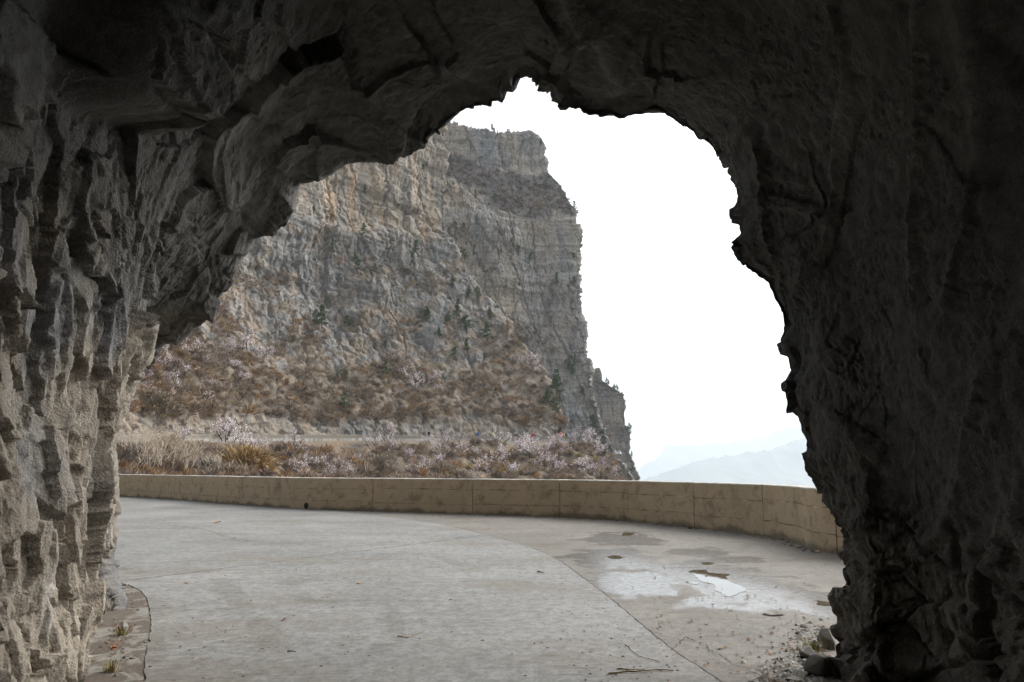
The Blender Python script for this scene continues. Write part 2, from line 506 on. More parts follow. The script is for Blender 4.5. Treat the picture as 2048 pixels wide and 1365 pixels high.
def blob_mask(m, blobs):
    tot = None
    for (x, y, rx, ry, ang) in blobs:
        sub = m.n('ShaderNodeVectorMath', operation='SUBTRACT'); m.l(m.pos, sub.inputs[0]); sub.inputs[1].default_value = (x, y, 0)
        rt = m.n('ShaderNodeVectorRotate'); rt.rotation_type = 'Z_AXIS'; rt.inputs['Angle'].default_value = -ang
        m.l(sub.outputs[0], rt.inputs['Vector'])
        sc = m.n('ShaderNodeVectorMath', operation='MULTIPLY'); m.l(rt.outputs[0], sc.inputs[0]); sc.inputs[1].default_value = (1 / rx, 1 / ry, 0)
        ln = m.n('ShaderNodeVectorMath', operation='LENGTH'); m.l(sc.outputs[0], ln.inputs[0])
        v = m.math('SUBTRACT', 1.0, ln.outputs['Value'])
        tot = v if tot is None else m.math('MAXIMUM', tot, v)
    return tot

def concrete(name, base, dirt, wet=None, lines=True, stains=None):
    m = NT(name)
    n1 = m.noise(0.35, 5, 0.55)
    st = m.noise(1.0, 6, 0.65, m.vec((0.45, 1.0, 1), (0, 0, 0.35)), 0.6)      # long smears across the road
    n3 = m.noise(5.5, 6, 0.6)
    fine = m.noise(160, 3, 0.6)
    c = m.mix(1.0, base, m.ramp(n1, [(0.3, 0.80), (0.7, 1.15)]), 'MULTIPLY')
    c = m.mix(1.0, c, m.ramp(st, [(0.32, 0.90), (0.55, 1.02), (0.75, 1.08)]), 'MULTIPLY')
    c = m.mix(1.0, c, m.ramp(n3, [(0.32, 0.80), (0.68, 1.10)]), 'MULTIPLY')
    dm = m.ramp(m.noise(0.8, 6, 0.65, m.vec((0.5, 1.0, 1), (0, 0, 0.2), (3, 5, 0)), 0.4), [(0.50, 0.0), (0.70, 0.85)])
    c = m.mix(dm, c, dirt)
    c = m.mix(m.ramp(m.voro(1.6, m.vec((0.5, 1.2, 1), (0, 0, 0.3)), rand=1), [(0.05, 0.5), (0.16, 0.0)]), c, (dirt[0] * 0.6, dirt[1] * 0.6, dirt[2] * 0.6))
    c = m.mix(1.0, c, m.ramp(fine, [(0.25, 0.62), (0.7, 1.20)]), 'MULTIPLY')
    c = m.mix(1.0, c, m.ramp(m.noise(32, 6, 0.72), [(0.32, 0.76), (0.66, 1.14)]), 'MULTIPLY')
    c = m.mix(1.0, c, m.ramp(m.noise(11, 8, 0.75), [(0.34, 0.78), (0.5, 1.0), (0.68, 1.12)]), 'MULTIPLY')
    sw = m.ramp(m.noise(2.2, 8, 0.75, m.vec((0.35, 1.3, 1), (0, 0, -0.3), (9, 2, 0)), 0.8), [(0.54, 0.0), (0.60, 0.5), (0.75, 0.7)])
    c = m.mix(sw, c, m.mix(1.0, c, (0.80, 0.76, 0.70), 'MULTIPLY'))
    c = m.mix(m.ramp(m.voro(22), [(0.0, 0.55), (0.09, 0.0)]), c, (0.07, 0.06, 0.05))
    rough = 0.82
    if stains:
        sm = m.math('ADD', blob_mask(m, stains), m.math('MULTIPLY', m.math('SUBTRACT', m.noise(4.5, 6, 0.68), 0.5), 1.7))
        c = m.mix(m.ramp(sm, [(0.15, 0.0), (0.30, 0.55)]), c, m.mix(1.0, c, (0.74, 0.71, 0.66), 'MULTIPLY'))
    hgt = m.noise(60, 5, 0.65)
    b = m.bump(hgt, 0.35, 0.006)
    b = m.bump(n3, 0.25, 0.02, b)
    if lines:      # the brushed grooves across the slab
        wv = m.n('ShaderNodeTexWave'); wv.wave_type = 'BANDS'; wv.bands_direction = 'X'
        wv.inputs['Scale'].default_value = 4.0; wv.inputs['Distortion'].default_value = 1.2; wv.inputs['Detail'].default_value = 2
        m.l(m.vec((1, 1, 1), (0, 0, 1.45)), wv.inputs['Vector'])
        gm = m.ramp(m.noise(0.5, 3), [(0.45, 0.0), (0.6, 1.0)])
        b = m.bump(m.math('MULTIPLY', wv.outputs['Fac'], gm), 0.22, 0.006, b)
    if wet:
        tot = blob_mask(m, wet)
        ns = m.math('MULTIPLY', m.math('SUBTRACT', m.noise(1.5, 5, 0.55), 0.5), 2.6)
        ns2 = m.math('MULTIPLY', m.math('SUBTRACT', m.noise(7, 6, 0.68), 0.5), 0.8)
        w = m.math('ADD', m.math('ADD', tot, ns), ns2)
        wf = m.ramp(w, [(0.06, 0.0), (0.34, 1.0)])
        c = m.mix(wf, c, m.mix(1.0, c, (0.62, 0.62, 0.64), 'MULTIPLY'))
        m.l(m.math('MULTIPLY', wf, m.ramp(m.noise(9, 5, 0.65), [(0.3, 0.50), (0.7, 0.95)])), m.b.inputs['Coat Weight']); m.b.inputs['Coat IOR'].default_value = 1.33
        m.l(m.ramp(m.noise(14, 4, 0.6), [(0.3, 0.07), (0.7, 0.21)]), m.b.inputs['Coat Roughness'])
        m.rough(0.8)
        # a film of water evens the grain out
        for nd in m.t.nodes:
            if nd.bl_idname == 'ShaderNodeBump':
                s0 = nd.inputs['Strength'].default_value
                m.l(m.math('MULTIPLY', m.math('SUBTRACT', 1.0, m.math('MULTIPLY', wf, 0.9)), s0), nd.inputs['Strength'])
    else:
        m.rough(rough)
    m.color(c)
    return m.m

def blob(px, py, rx, ry):
    c = G(px, py); r = G(px + rx, py); e = G(px, py - ry); e2 = G(px, py + ry)
    return (c[0], c[1], 1.3 * abs(r[0] - c[0]), 1.3 * abs(e[1] - e2[1]) / 2, math.atan2(c[0], c[1]) * -0.5)
WET = [blob(1240, 1078, 75, 12), blob(1225, 1117, 85, 20), blob(1400, 1105, 60, 9), blob(1290, 1165, 130, 24), blob(1440, 1160, 110, 42), blob(1530, 1195, 90, 25), blob(1640, 1205, 85, 30), blob(1480, 1117, 40, 7)]
mat_apron = concrete('apron_concrete', (0.205, 0.190, 0.166), (0.125, 0.102, 0.08), WET, lines=False)
def streak(x0, y0, x1, y1, w):
    a, b = G(x0, y0), G(x1, y1); d_ = b - a
    return ((a[0] + b[0]) / 2, (a[1] + b[1]) / 2, np.hypot(d_[0], d_[1]) / 2, w, math.atan2(d_[1], d_[0]))
STAINS = [streak(425, 1150, 500, 1230, .22), streak(500, 1225, 570, 1335, .20), streak(545, 1165, 615, 1172, .25), streak(225, 1135, 270, 1140, .35), streak(250, 1145, 300, 1148, .2), streak(300, 1190, 318, 1260, .22), streak(310, 1260, 296, 1345, .16), streak(296, 1300, 350, 1290, .08), streak(280, 1350, 420, 1330, .07),
          streak(780, 1210, 800, 1300, .12), streak(450, 1010, 720, 1026, .55), streak(860, 1110, 930, 1135, .15), streak(300, 1015, 420, 1020, .5), streak(590, 1200, 680, 1210, .2)]
mat_slab = concrete('slab_concrete', (0.248, 0.246, 0.236), (0.185, 0.163, 0.135), stains=STAINS)
mat_verge = NT('verge_dirt')
c = mat_verge.mix(mat_verge.ramp(mat_verge.noise(2.5, 7, 0.65, None, 0.8), [(0.50, 0.0), (0.58, 1.0)]), (0.125, 0.105, 0.085), (0.25, 0.24, 0.215))
c = mat_verge.mix(1.0, c, mat_verge.ramp(mat_verge.noise(40, 5, 0.65), [(0.3, 0.65), (0.7, 1.25)]), 'MULTIPLY')
mat_verge.color(c); mat_verge.rough(0.92)
mat_verge.bump(mat_verge.noise(45, 6, 0.7), 0.6, 0.012)
mat_verge = mat_verge.m

road = bpy.data.objects.new('road', None); COL.objects.link(road)
road['kind'] = 'structure'; road['label'] = 'pale concrete road bending out of the rock tunnel'; road['category'] = 'road'

edge = [(q[0], q[1]) for q in wall_line]
apron = flat_poly('apron', edge + [(11, -3), (4, -18), (-26, -24), (-50, 10), (-52, 30)], -0.8, 0.0, mat_apron, road)

# the curved joint between slab and apron, and the joint across the slab
jc = [G(a, b)[:2] for a, b in ((640, 1019.5), (700, 1027), (780, 1035), (860, 1046), (920, 1058), (985, 1075), (1050, 1092), (1110, 1118), (1165, 1156), (1210, 1190), (1290, 1257), (1350, 1305), (1430, 1358))]
jc = [G(560, 1016)[:2]] + jc + [np.array([1.75, 4.2]), np.array([1.9, 2.0]), np.array([1.8, 0]), np.array([1.2, -5]), np.array([-1.5, -12])]
jc = catmull(jc, 8)
cross_a, cross_b = G(236, 1166)[:2], G(966, 1072)[:2]
ib = int(np.argmin(np.linalg.norm(jc - cross_b, axis=1)))
lf = [G(a, b)[:2] for a, b in ((225, 1163), (258, 1172), (287, 1188), (298, 1215), (302, 1250), (297, 1290), (290, 1330), (283, 1375))]
lf += [np.array([-2.1, 3.6]), np.array([-1.75, 1.5]), np.array([-1.75, 0]), np.array([-2.2, -5]), np.array([-5.5, -12])]
lf = catmull(lf, 6)
g = 0.012
near = np.concatenate([jag(lf, 0.018, 0.06, 1), jag(jc[:ib - 1:-1][:], 0.012, 0.06, 2), jag([jc[ib], lf[0]], 0.006, 0.05, 3)])
slab = flat_poly('slab', near, 0.0, 0.012, mat_slab, road)
off = np.array([-0.10, 0.99]) * g * 1.8
wall_in = [q for q in wall_line if q[0] < jc[0][0] - 0.2]
far_edge = [np.array(q) + np.array([0.1, -0.35]) for q in wall_in]
far_left = [np.array([-40, 22]), np.array([-18, 15]), np.array([-9.0, 11.5]), lf[0] + off]
farp = np.concatenate([jag([lf[0] + off, jc[ib] + off], 0.006, 0.05, 3), jag(jc[ib - 1::-1], 0.012, 0.06, 4), np.array(far_edge[::-1]), np.array(far_left[:-1])])
slab2 = flat_poly('slab', farp, 0.0, 0.0105, mat_slab, road)
verge = flat_poly('verge', np.concatenate([lf - [0.01, 0], np.array([(-8, -12), (-4.4, -5), (-3.2, 0), (-3.2, 2), (-3.5, 4), (-5, 7), (-6.4, 9.3)])]), 0.0, 0.006, mat_verge, road)

def ribbon(name, pts, w, z, mat, parent, seed=0, amp=0.02):
    q = jag(pts, amp, 0.05, seed)
    tn = np.gradient(q, axis=0); tn /= np.linalg.norm(tn, axis=1, keepdims=True) + 1e-9
    nm = np.stack([-tn[:, 1], tn[:, 0]], 1)
    ww = w * np.clip(0.75 + 0.9 * perlin(np.c_[q * 5, np.zeros(len(q))], 70 + seed), 0.12, 2)[:, None]
    v = np.concatenate([np.c_[q + nm * ww / 2, np.full(len(q), z)], np.c_[q - nm * ww / 2, np.full(len(q), z)]])
    n = len(q)
    f = np.array([(i, i + 1, n + i + 1, n + i) for i in range(n - 1)])
    return add_obj(name, mesh_from(name, v, f), mat, parent)
mat_crack = plain('crack_dirt', (0.06, 0.055, 0.05), 0.95, 0.5, 20)
ribbon('crack', jc[20:ib + 70], 0.022, 0.0135, mat_crack, road, 11, 0.012)
ribbon('crack', [cross_a, cross_b], 0.026, 0.0145, mat_crack, road, 12, 0.006)
ribbon('crack', [G(a, b)[:2] for a, b in ((1345, 1300), (1378, 1275), (1400, 1285), (1440, 1310), (1480, 1335), (1520, 1342), (1545, 1341))], 0.009, 0.004, mat_crack, road, 13, 0.06)
ribbon('crack', [G(a, b)[:2] for a, b in ((1300, 1262), (1350, 1278), (1410, 1290), (1435, 1318), (1450, 1330))], 0.005, 0.0045, mat_crack, road, 14, 0.06)
ribbon('crack', [G(a, b)[:2] for a, b in ((236, 1046), (300, 1048), (370, 1055), (415, 1062), (440, 1072), (500, 1085), (560, 1088), (640, 1092))], 0.02, 0.0135, mat_crack, road, 15, 0.10)
ribbon('crack', [G(a, b)[:2] for a, b in ((236, 1070), (290, 1064), (340, 1058), (380, 1056))], 0.014, 0.0135, mat_crack, road, 16, 0.08)
ribbon('crack', [G(a, b)[:2] for a, b in ((300, 1268), (380, 1258), (440, 1248), (520, 1238))], 0.006, 0.0145, mat_crack, road, 17, 0.02)

# ------------------------------------------------------------------ parapet
mat_wall = NT('parapet_concrete')
mw = mat_wall
sep = mw.n('ShaderNodeSeparateXYZ'); mw.l(mw.pos, sep.inputs[0])
n1 = mw.noise(0.9, 6, 0.6); n2 = mw.noise(1.0, 6, 0.65, mw.vec((1.7, 1.7, 0.5)))
c = mw.mix(mw.ramp(n1, [(0.3, 0.0), (0.7, 1.0)]), (0.51, 0.388, 0.258), (0.45, 0.355, 0.238))
c = mw.mix(mw.ramp(n2, [(0.58, 0.0), (0.74, 0.55)]), c, (0.14, 0.11, 0.08))
c = mw.mix(mw.ramp(mw.noise(3.2, 6, 0.7, None, 0.5), [(0.52, 0.0), (0.66, 0.6)]), c, (0.17, 0.125, 0.085))
# damp, mossy foot of the wall
foot = mw.math('ADD', sep.outputs[2], mw.math('MULTIPLY', mw.math('SUBTRACT', mw.noise(1.1, 8, 0.7), 0.5), 0.7))
c = mw.mix(mw.ramp(foot, [(0.04, 0.62), (0.15, 0.0)]), c, (0.045, 0.042, 0.03))
c = mw.mix(1.0, c, mw.ramp(mw.noise(55, 5, 0.65), [(0.25, 0.72), (0.75, 1.2)]), 'MULTIPLY')
c = mw.mix(mw.ramp(mw.voro(9.0), [(0.03, 0.8), (0.07, 0.0)]), c, (0.06, 0.05, 0.04))
mw.color(c); mw.rough(0.9)
b = mw.bump(mw.noise(14, 7, 0.65), 0.5, 0.02)
mw.bump(mw.noise(80, 4, 0.6), 0.4, 0.006, b)
mat_wall = mat_wall.m
mat_cope = NT('coping_concrete')
c = mat_cope.mix(1.0, (0.50, 0.48, 0.43), mat_cope.ramp(mat_cope.noise(3, 6, 0.65), [(0.3, 0.7), (0.7, 1.15)]), 'MULTIPLY')
mat_cope.color(c); mat_cope.rough(0.85); mat_cope.bump(mat_cope.noise(30, 5), 0.5, 0.01)
mat_cope = mat_cope.m
mat_seam = plain('seam_dirt', (0.33, 0.25, 0.168), 0.95, 0.8, 3)
WALL_H, WALL_T = 1.19, 0.36
parapet = bpy.data.objects.new('parapet_wall', None); COL.objects.link(parapet)
parapet.location = (0, 0, 0)
parapet['kind'] = 'thing'; parapet['label'] = 'low brown concrete parapet wall curving along the outer edge of the road'; parapet['category'] = 'wall'
wd = np.r_[0, np.cumsum(np.linalg.norm(np.diff(wall_line, axis=0), axis=1))]
def wl_at(s):
    return np.array([np.interp(s, wd, wall_line[:, 0]), np.interp(s, wd, wall_line[:, 1])])
def s_of(px, py):
    return wd[int(np.argmin(np.linalg.norm(wall_line - G(px, py)[:2], axis=1)))]
joints = [s_of(a, b) for a, b in ((283, 995.6), (483, 1010), (745, 1023), (945, 1029), (1120, 1035), (1257, 1043), (1390, 1056), (1530, 1072.5), (1677, 1109))]
joints = [joints[0] - 18, joints[0] - 12, joints[0] - 6] + joints + [joints[-1] + 2.6, joints[-1] + 5.2, wd[-1]]
joints = [max(0, j) for j in joints]
rw = random.Random(3)
for ji in range(len(joints) - 1):
    s0, s1 = joints[ji] + 0.012, joints[ji + 1] - 0.012
    if s1 - s0 < 0.3: continue
    ss = np.linspace(s0, s1, max(6, int((s1 - s0) / 0.10)))
    c2 = np.stack([wl_at(s) for s in ss])
    tn = np.stack([wl_at(s + 0.05) - wl_at(s - 0.05) for s in ss]); tn /= np.linalg.norm(tn, axis=1, keepdims=True)
    nm = np.stack([tn[:, 1], -tn[:, 0]], 1)
    mid_in = np.array([0.0, 5.0])
    nm *= np.sign(((mid_in - c2) * nm).sum(1))[:, None]     # towards the road
    zb, zc = 0.33 + rw.uniform(-0.03, 0.03), 0.80 + rw.uniform(-0.03, 0.03)
    o1, o2, o3 = rw.uniform(-0.006, 0.01), rw.uniform(-0.006, 0.01), rw.uniform(-0.004, 0.008)
    prof = []        # (offset towards the road, height)
    for z in np.linspace(-0.15, zb - 0.012, 7): prof.append((o1 + 0.012, z))
    prof += [(o1 - 0.005, zb - 0.006), (o2 - 0.006, zb + 0.006)]
    for z in np.linspace(zb + 0.014, zc - 0.012, 7): prof.append((o2, z))
    prof += [(o2 - 0.005, zc - 0.006), (o3 - 0.006, zc + 0.006)]
    for z in np.linspace(zc + 0.014, WALL_H - 0.03, 7): prof.append((o3, z))
    prof += [(o3 - 0.012, WALL_H - 0.008), (-0.04, WALL_H), (-WALL_T + 0.03, WALL_H + 0.002), (-WALL_T, WALL_H - 0.03), (-WALL_T, -0.8)]
    prof = np.array(prof)
    nR, nP = len(ss), len(prof)
    X = c2[:, None, :] + nm[:, None, :] * prof[None, :, 0, None]
    Z = np.broadcast_to(prof[None, :, 1], (nR, nP))
    Vw = np.concatenate([X, Z[..., None]], -1)
    pf = Vw.reshape(-1, 3)
    dd = 0.006 * perlin(pf * 3, 80) + 0.004 * perlin(pf * 11, 81)
    dd[np.tile(prof[:, 0] < -0.03, nR)] *= 0.5
    pf = pf + np.concatenate([np.repeat(nm, nP, 0), np.zeros((len(pf), 1))], 1) * dd[:, None]
    pf[:, 2] += (0.022 * perlin(pf * [1.1, 1.1, 0], 82) + 0.010 * perlin(pf * [4, 4, 0], 84)) * (pf[:, 2] > 0.2) * (pf[:, 2] < 1.1) + (0.008 * perlin(pf * [1.2, 1.2, 0], 85) + 0.007 * perlin(pf * [7, 7, 0], 83)) * (pf[:, 2] > 1.1)
    fa = grid_faces(nR, nP)
    Vl = [tuple(q) for q in pf]
    Fl = [tuple(q) for q in fa] + [tuple(range(nP)), tuple(range((nR - 1) * nP, nR * nP))[::-1]]
    me = mesh_from('wall_panel', Vl, Fl)
    me.materials.append(mat_wall); me.materials.append(mat_cope); me.materials.append(mat_seam)
    top = nP - 4
    for poly in me.polygons:
        zc_ = sum(Vl[i][2] for i in poly.vertices) / len(poly.vertices)
        if zc_ > WALL_H - 0.02 and len(poly.vertices) == 4: poly.material_index = 1
        elif len(poly.vertices) == 4 and poly.index % (nP - 1) in (6, 7, 8, 15, 16, 17): poly.material_index = 2
    add_obj('wall_panel', me, None, parapet)

# ================================================================== RELIEFS: cliffs and slopes out in the valley
def relief(name, L, Rr, T, B, depth, nu, nv, disp, wrap=0, back=0, seed=0):
    """a rock face or slope: its left, right, upper and lower outlines, its distance, and the relief of its surface.
    wrap / back: how far the face turns the corner behind its right edge / runs back from its brow"""
    v = np.linspace(0, 1, nv)[:, None]; u = np.linspace(0, 1, nu)[None, :]
    py = np.full((nv, nu), 600.0)
    for _ in range(6):
        lx, rx = L(py), Rr(py)
        px = lx + (rx - lx) * u
        py = T(px) + (B(px) - T(px)) * v
    Y = depth(px, py)
    Q = P(px, py, Y)
    if wrap:
        k = 34
        r = Q[:, -1:, :]; ray = r - [0, 0, EYE]; ray[..., 2] = 0; ray /= np.linalg.norm(ray, axis=-1, keepdims=True)
        side = np.stack([-ray[..., 1], ray[..., 0], 0 * ray[..., 0]], -1)
        s = np.linspace(0, 1, k + 1)[1:][None, :, None]
        Q = np.concatenate([Q, r + ray * wrap * s ** 2.2 + side * wrap * (0.14 * s + 0.25 * s ** 3)], 1)
    if back:
        k = 12
        r = Q[:1]; s = np.linspace(0, 1, k + 1)[:0:-1][:, None, None]
        ray = r - [0, 0, EYE]; ray[..., 2] = 0; ray /= np.linalg.norm(ray, axis=-1, keepdims=True)
        Q = np.concatenate([r + (ray + [-0.12, 0, -0.12]) * back * s ** 1.3, Q], 0)
    N = blur(grid_normals(Q), 10); N /= np.linalg.norm(N, axis=-1, keepdims=True)
    if N[Q.shape[0] // 2, nu // 2, 1] > 0: N = -N
    pp = Q.reshape(-1, 3)
    bk = (12 if back else 0)
    pxf = np.zeros(Q.shape[:2]); pyf = np.zeros(Q.shape[:2])
    pxf[bk:, :nu] = px; pyf[bk:, :nu] = py
    if wrap: pxf[bk:, nu:] = px[:, -1:]; pyf[bk:, nu:] = py[:, -1:]
    if back: pxf[:bk] = pxf[bk]; pyf[:bk] = pyf[bk]
    dsp, rgb = disp(pp, pxf.ravel(), pyf.ravel(), N.reshape(-1, 3))
    if wrap:
        fac = np.ones(Q.shape[1]); fac[nu:] = np.linspace(0.9, 0.15, Q.shape[1] - nu)
        dsp = dsp * np.tile(fac, Q.shape[0])
    V = pp + N.reshape(-1, 3) * dsp[:, None] if dsp.ndim == 1 else pp + dsp
    me = mesh_from(name, V, grid_faces(*Q.shape[:2]), smooth=False)
    color_attr(me, rgb)
    VV = V.reshape(*Q.shape)[bk:, :nu]; NN = grid_normals(blur(VV, 3))
    if NN[nv // 2, nu // 2, 1] > 0: NN = -NN
    def at(x, y):
        """surface point at the place seen at pixel x, y"""
        d = (px - x) ** 2 + (py - y) ** 2
        j, i = np.unravel_index(int(np.argmin(d)), d.shape)
        return VV[j, i].copy(), NN[j, i].copy()
    return me, at, (px, py, VV, NN)

def lin(xs, ys):
    xs = np.array(xs, float); ys = np.array(ys, float)
    return lambda v: np.interp(v, xs, ys)
def table(cols, rows, vals):
    cols = np.array(cols, float); rows = np.array(rows, float); vals = np.array(vals, float)
    def f(px, py):
        i = np.clip(np.searchsorted(cols, px) - 1, 0, len(cols) - 2); a = np.clip((px - cols[i]) / (cols[i + 1] - cols[i]), 0, 1)
        j = np.clip(np.searchsorted(rows, py) - 1, 0, len(rows) - 2); b = np.clip((py - rows[j]) / (rows[j + 1] - rows[j]), 0, 1)
        return (1 - a) * (1 - b) * vals[i, j] + a * (1 - b) * vals[i + 1, j] + (1 - a) * b * vals[i, j + 1] + a * b * vals[i + 1, j + 1]
    return f

def cliff_mat(name, s=1.0):
    m = NT(name)
    v = m.vec((1, 1, 0.28))
    k1 = m.ramp(m.noise(0.5 * s, 8, 0.68, v), [(0.28, 0.66), (0.5, 1.0), (0.75, 1.25)])
    k2 = m.ramp(m.noise(2.2 * s, 5, 0.65), [(0.28, 0.68), (0.72, 1.28)])
    k3 = m.ramp(m.voro(0.9 * s, m.vec((1, 1, 0.4)), 'DISTANCE_TO_EDGE'), [(0.0, 0.62), (0.06, 1.0)])
    c = m.mix(1.0, m.attr(), k1, 'MULTIPLY'); c = m.mix(0.85, c, k2, 'MULTIPLY'); c = m.mix(0.5, c, k3, 'MULTIPLY')
    m.color(c); m.rough(0.92)
    b = m.bump(m.noise(1.4 * s, 7, 0.7, v), 0.7, 0.5 / s)
    m.bump(m.noise(7 * s, 4, 0.65), 0.5, 0.12 / s, b)
    return m.m

GREY = np.array([0.185, 0.183, 0.182]); TAN = np.array([0.305, 0.25, 0.19]); RUST = np.array([0.36, 0.235, 0.13]); DARK = np.array([0.088, 0.088, 0.092])
PALE = np.array([0.40, 0.375, 0.33]); SCRUB = np.array([0.175, 0.14, 0.105])
def mixc(a, b, f):
    return a * (1 - f[:, None]) + b * f[:, None]

def rock_disp(p, s, seed, bed=0.5, tilt=0.0):
    """joints, cracks and beds of a standing rock face, at the size s"""
    w = np.stack([perlin(p * 0.12 / s, seed + 1), perlin(p * 0.12 / s, seed + 2), perlin(p * 0.12 / s, seed + 3)], 1)
    w2 = np.stack([perlin(p * 0.7 / s, seed + 4), perlin(p * 0.7 / s, seed + 5), perlin(p * 0.7 / s, seed + 6)], 1)
    q = p + 0.9 * s * w + 0.2 * s * w2
    d = 2.0 * s * perlin(p * [0.07 / s, 0.07 / s, 0.03 / s], seed)
    f, g1, g2 = facet(q * [0.15 / s, 0.15 / s, 0.07 / s], seed + 7); d += 1.2 * s * f
    f, g1, g2 = facet(q * [0.42 / s, 0.42 / s, 0.20 / s], seed + 8); d += 0.6 * s * f - 0.35 * s * sstep(0.05, 0.0, g2 - g1)
    f, g1, g2 = facet(q * [1.1 / s, 1.1 / s, 0.75 / s], seed + 9); d += 0.34 * s * f
    h = p[:, 2] + tilt * p[:, 0] + 0.7 * s * w[:, 0]
    st = np.tanh(5 * perlin(np.stack([h * 0.13 / s, 0.012 * p[:, 0] / s, 0.012 * p[:, 1] / s], 1), seed + 10)) + 0.5 * np.tanh(5 * perlin(np.stack([h * 0.45 / s, 0.03 * p[:, 0] / s, 0.03 * p[:, 1] / s], 1), seed + 12)) + 0.3 * np.tanh(4 * perlin(np.stack([h * 1.2 / s, 0.05 * p[:, 0] / s, 0.05 * p[:, 1] / s], 1), seed + 13))
    d += bed * s * st
    cr = np.abs(perlin(np.stack([p[:, 0] * 0.11 + p[:, 2] * 0.03, p[:, 1] * 0.11, p[:, 2] * 0.018], 1) / s + 0.06 * w2, seed + 14))
    d -= 1.3 * s * sstep(0.035, 0.008, cr)
    cr = np.abs(perlin(np.stack([p[:, 0] * 0.30 - p[:, 2] * 0.06, p[:, 1] * 0.30, p[:, 2] * 0.05], 1) / s + 0.06 * w2, seed + 15))
    d -= 0.6 * s * sstep(0.05, 0.01, cr)
    d += 0.16 * s * perlin(p * 2.3 / s, seed + 11)
    return d, w, st

# ---- near buttress with the scrub slope under it
A_R = lin([0, 470, 520, 560, 600, 640, 690, 740, 790, 840, 875, 1000], [893, 893, 915, 950, 985, 1012, 1045, 1085, 1112, 1132, 1142, 1150])
A_depth = table([-150, 100, 230, 400, 600, 800, 893, 1000, 1145], [100, 250, 350, 480, 600, 700, 820, 872, 1010],
    [[95, 93, 91, 87, 84, 74, 62, 61, 60], [97, 95, 93, 89, 86, 77, 65, 64, 63], [99, 97, 95, 91, 88, 81, 70, 69, 68], [112, 110, 108, 105, 103, 98, 86, 84.5, 84], [138, 136, 134, 132, 129, 122, 110, 107, 106],
     [160, 158, 156, 152, 148, 140, 126, 123, 122], [172, 170, 168, 164, 158, 148, 134, 130, 129], [190, 188, 186, 180, 170, 157, 142, 138, 136], [205, 203, 201, 196, 188, 174, 152, 147, 146]])
veg_top = lin([100, 300, 400, 480, 560, 680, 760, 800, 880, 950, 1000, 1040, 1080, 1150], [650, 670, 668, 700, 742, 740, 716, 700, 745, 735, 690, 655, 690, 800])
cut_top = lin([100, 230, 330, 430, 520, 600, 700, 760, 850, 950, 1050, 1100, 1150], [806, 818, 842, 838, 818, 842, 846, 838, 842, 828, 854, 852, 856])
def A_disp(p, px, py, N):
    d, w, st = rock_disp(p, 0.9, 100, 0.42, 0.10)
    veg = sstep(-10, 18, py - veg_top(px) + 26 * w[:, 0]) * sstep(4, -6, py - cut_top(px) + 10 * w[:, 1])
    cut = sstep(-6, 6, py - cut_top(px) + 10 * w[:, 1])
    d = d * (1 - 0.62 * veg) * (1 - 0.55 * cut)
    f, g1, g2 = facet((p + 0.3 * w) * [0.55, 0.55, 0.9], 131); d += cut * (0.55 * f)
    # overhanging shelf of the strata above the grey face
    lay = py - (455 + 0.10 * (px - 620) + 14 * w[:, 2])
    d += 0.9 * sstep(-16, 0, lay) * sstep(60, 0, lay) * (1 - veg)
    d += 0.45 * ridged(np.stack([lay / 16.0, px * 0.004, 0 * px], 1), 2, 133) * sstep(-4, 8, lay) * sstep(110, 50, lay) * (1 - veg)
    d += 1.2 * veg * fbm(p * 0.25, 3, 132)
    n1 = fbm(p * [0.10, 0.10, 0.02] + 0.3 * w, 4, 140); n2 = fbm(p * [0.35, 0.35, 0.05], 4, 141); n3 = fbm(p * 0.12, 4, 142)
    upper = sstep(20, -35, lay + 40 * n3)
    rgb = mixc(np.broadcast_to(GREY, p.shape), TAN, np.clip(0.10 + 0.75 * upper + 0.6 * n1, 0, 1))
    rgb = mixc(rgb, RUST, sstep(0.05, 0.45, n2) * upper * 0.75)
    rgb = mixc(rgb, DARK, sstep(0.0, 0.35, -n2 + 0.3 * n1) * (0.85 - 0.3 * upper))
    rgb = mixc(rgb, PALE, sstep(0.15, 0.4, fbm(p * [0.5, 0.5, 0.12], 3, 144)) * 0.4)
    grass = sstep(0.05, 0.35, fbm(p * [0.22, 0.22, 0.3], 4, 143) + 0.25 * sstep(60, -60, veg_top(px) - 90 - py)) * (1 - upper) * 0.75
    rgb = mixc(rgb, np.array([0.215, 0.15, 0.09]), grass)
    rgb = mixc(rgb, np.array([0.195, 0.178, 0.158]), 0.38 * (1 - 0.6 * upper)) * 1.12
    rgb = mixc(rgb, SCRUB, veg * 0.9)
    rgb = mixc(rgb, TAN * 0.75, cut * 0.5)
    rgb = mixc(rgb, PALE * 0.85, cut * np.clip(-0.15 + 1.6 * fbm(p * 0.22, 3, 145), 0, 0.8))
    rgb = mixc(rgb, GREY * 0.85, cut * sstep(-0.2, 0.3, n1) * 0.65)
    # a cave mouth where the far road goes into the rock
    e = ((px - 1121) / 5.0) ** 2 + ((py - 866) / 13.0) ** 2
    d = d - 5.0 * sstep(1.2, 0.6, e)
    return d, rgb
meA, atA, gA = relief('cliff', lin([0, 1000], [20, 20]), A_R, lambda x: 110 + 0 * x, lambda x: 985 + 0 * x, A_depth, 610, 490, A_disp, wrap=35, back=60)
mat_cliff = cliff_mat('cliff_rock')
cliff_a = add_obj('cliff', meA, mat_cliff, kind='structure', label='tall buff and grey cliff with a brown scrub slope at its foot', cat='cliff')

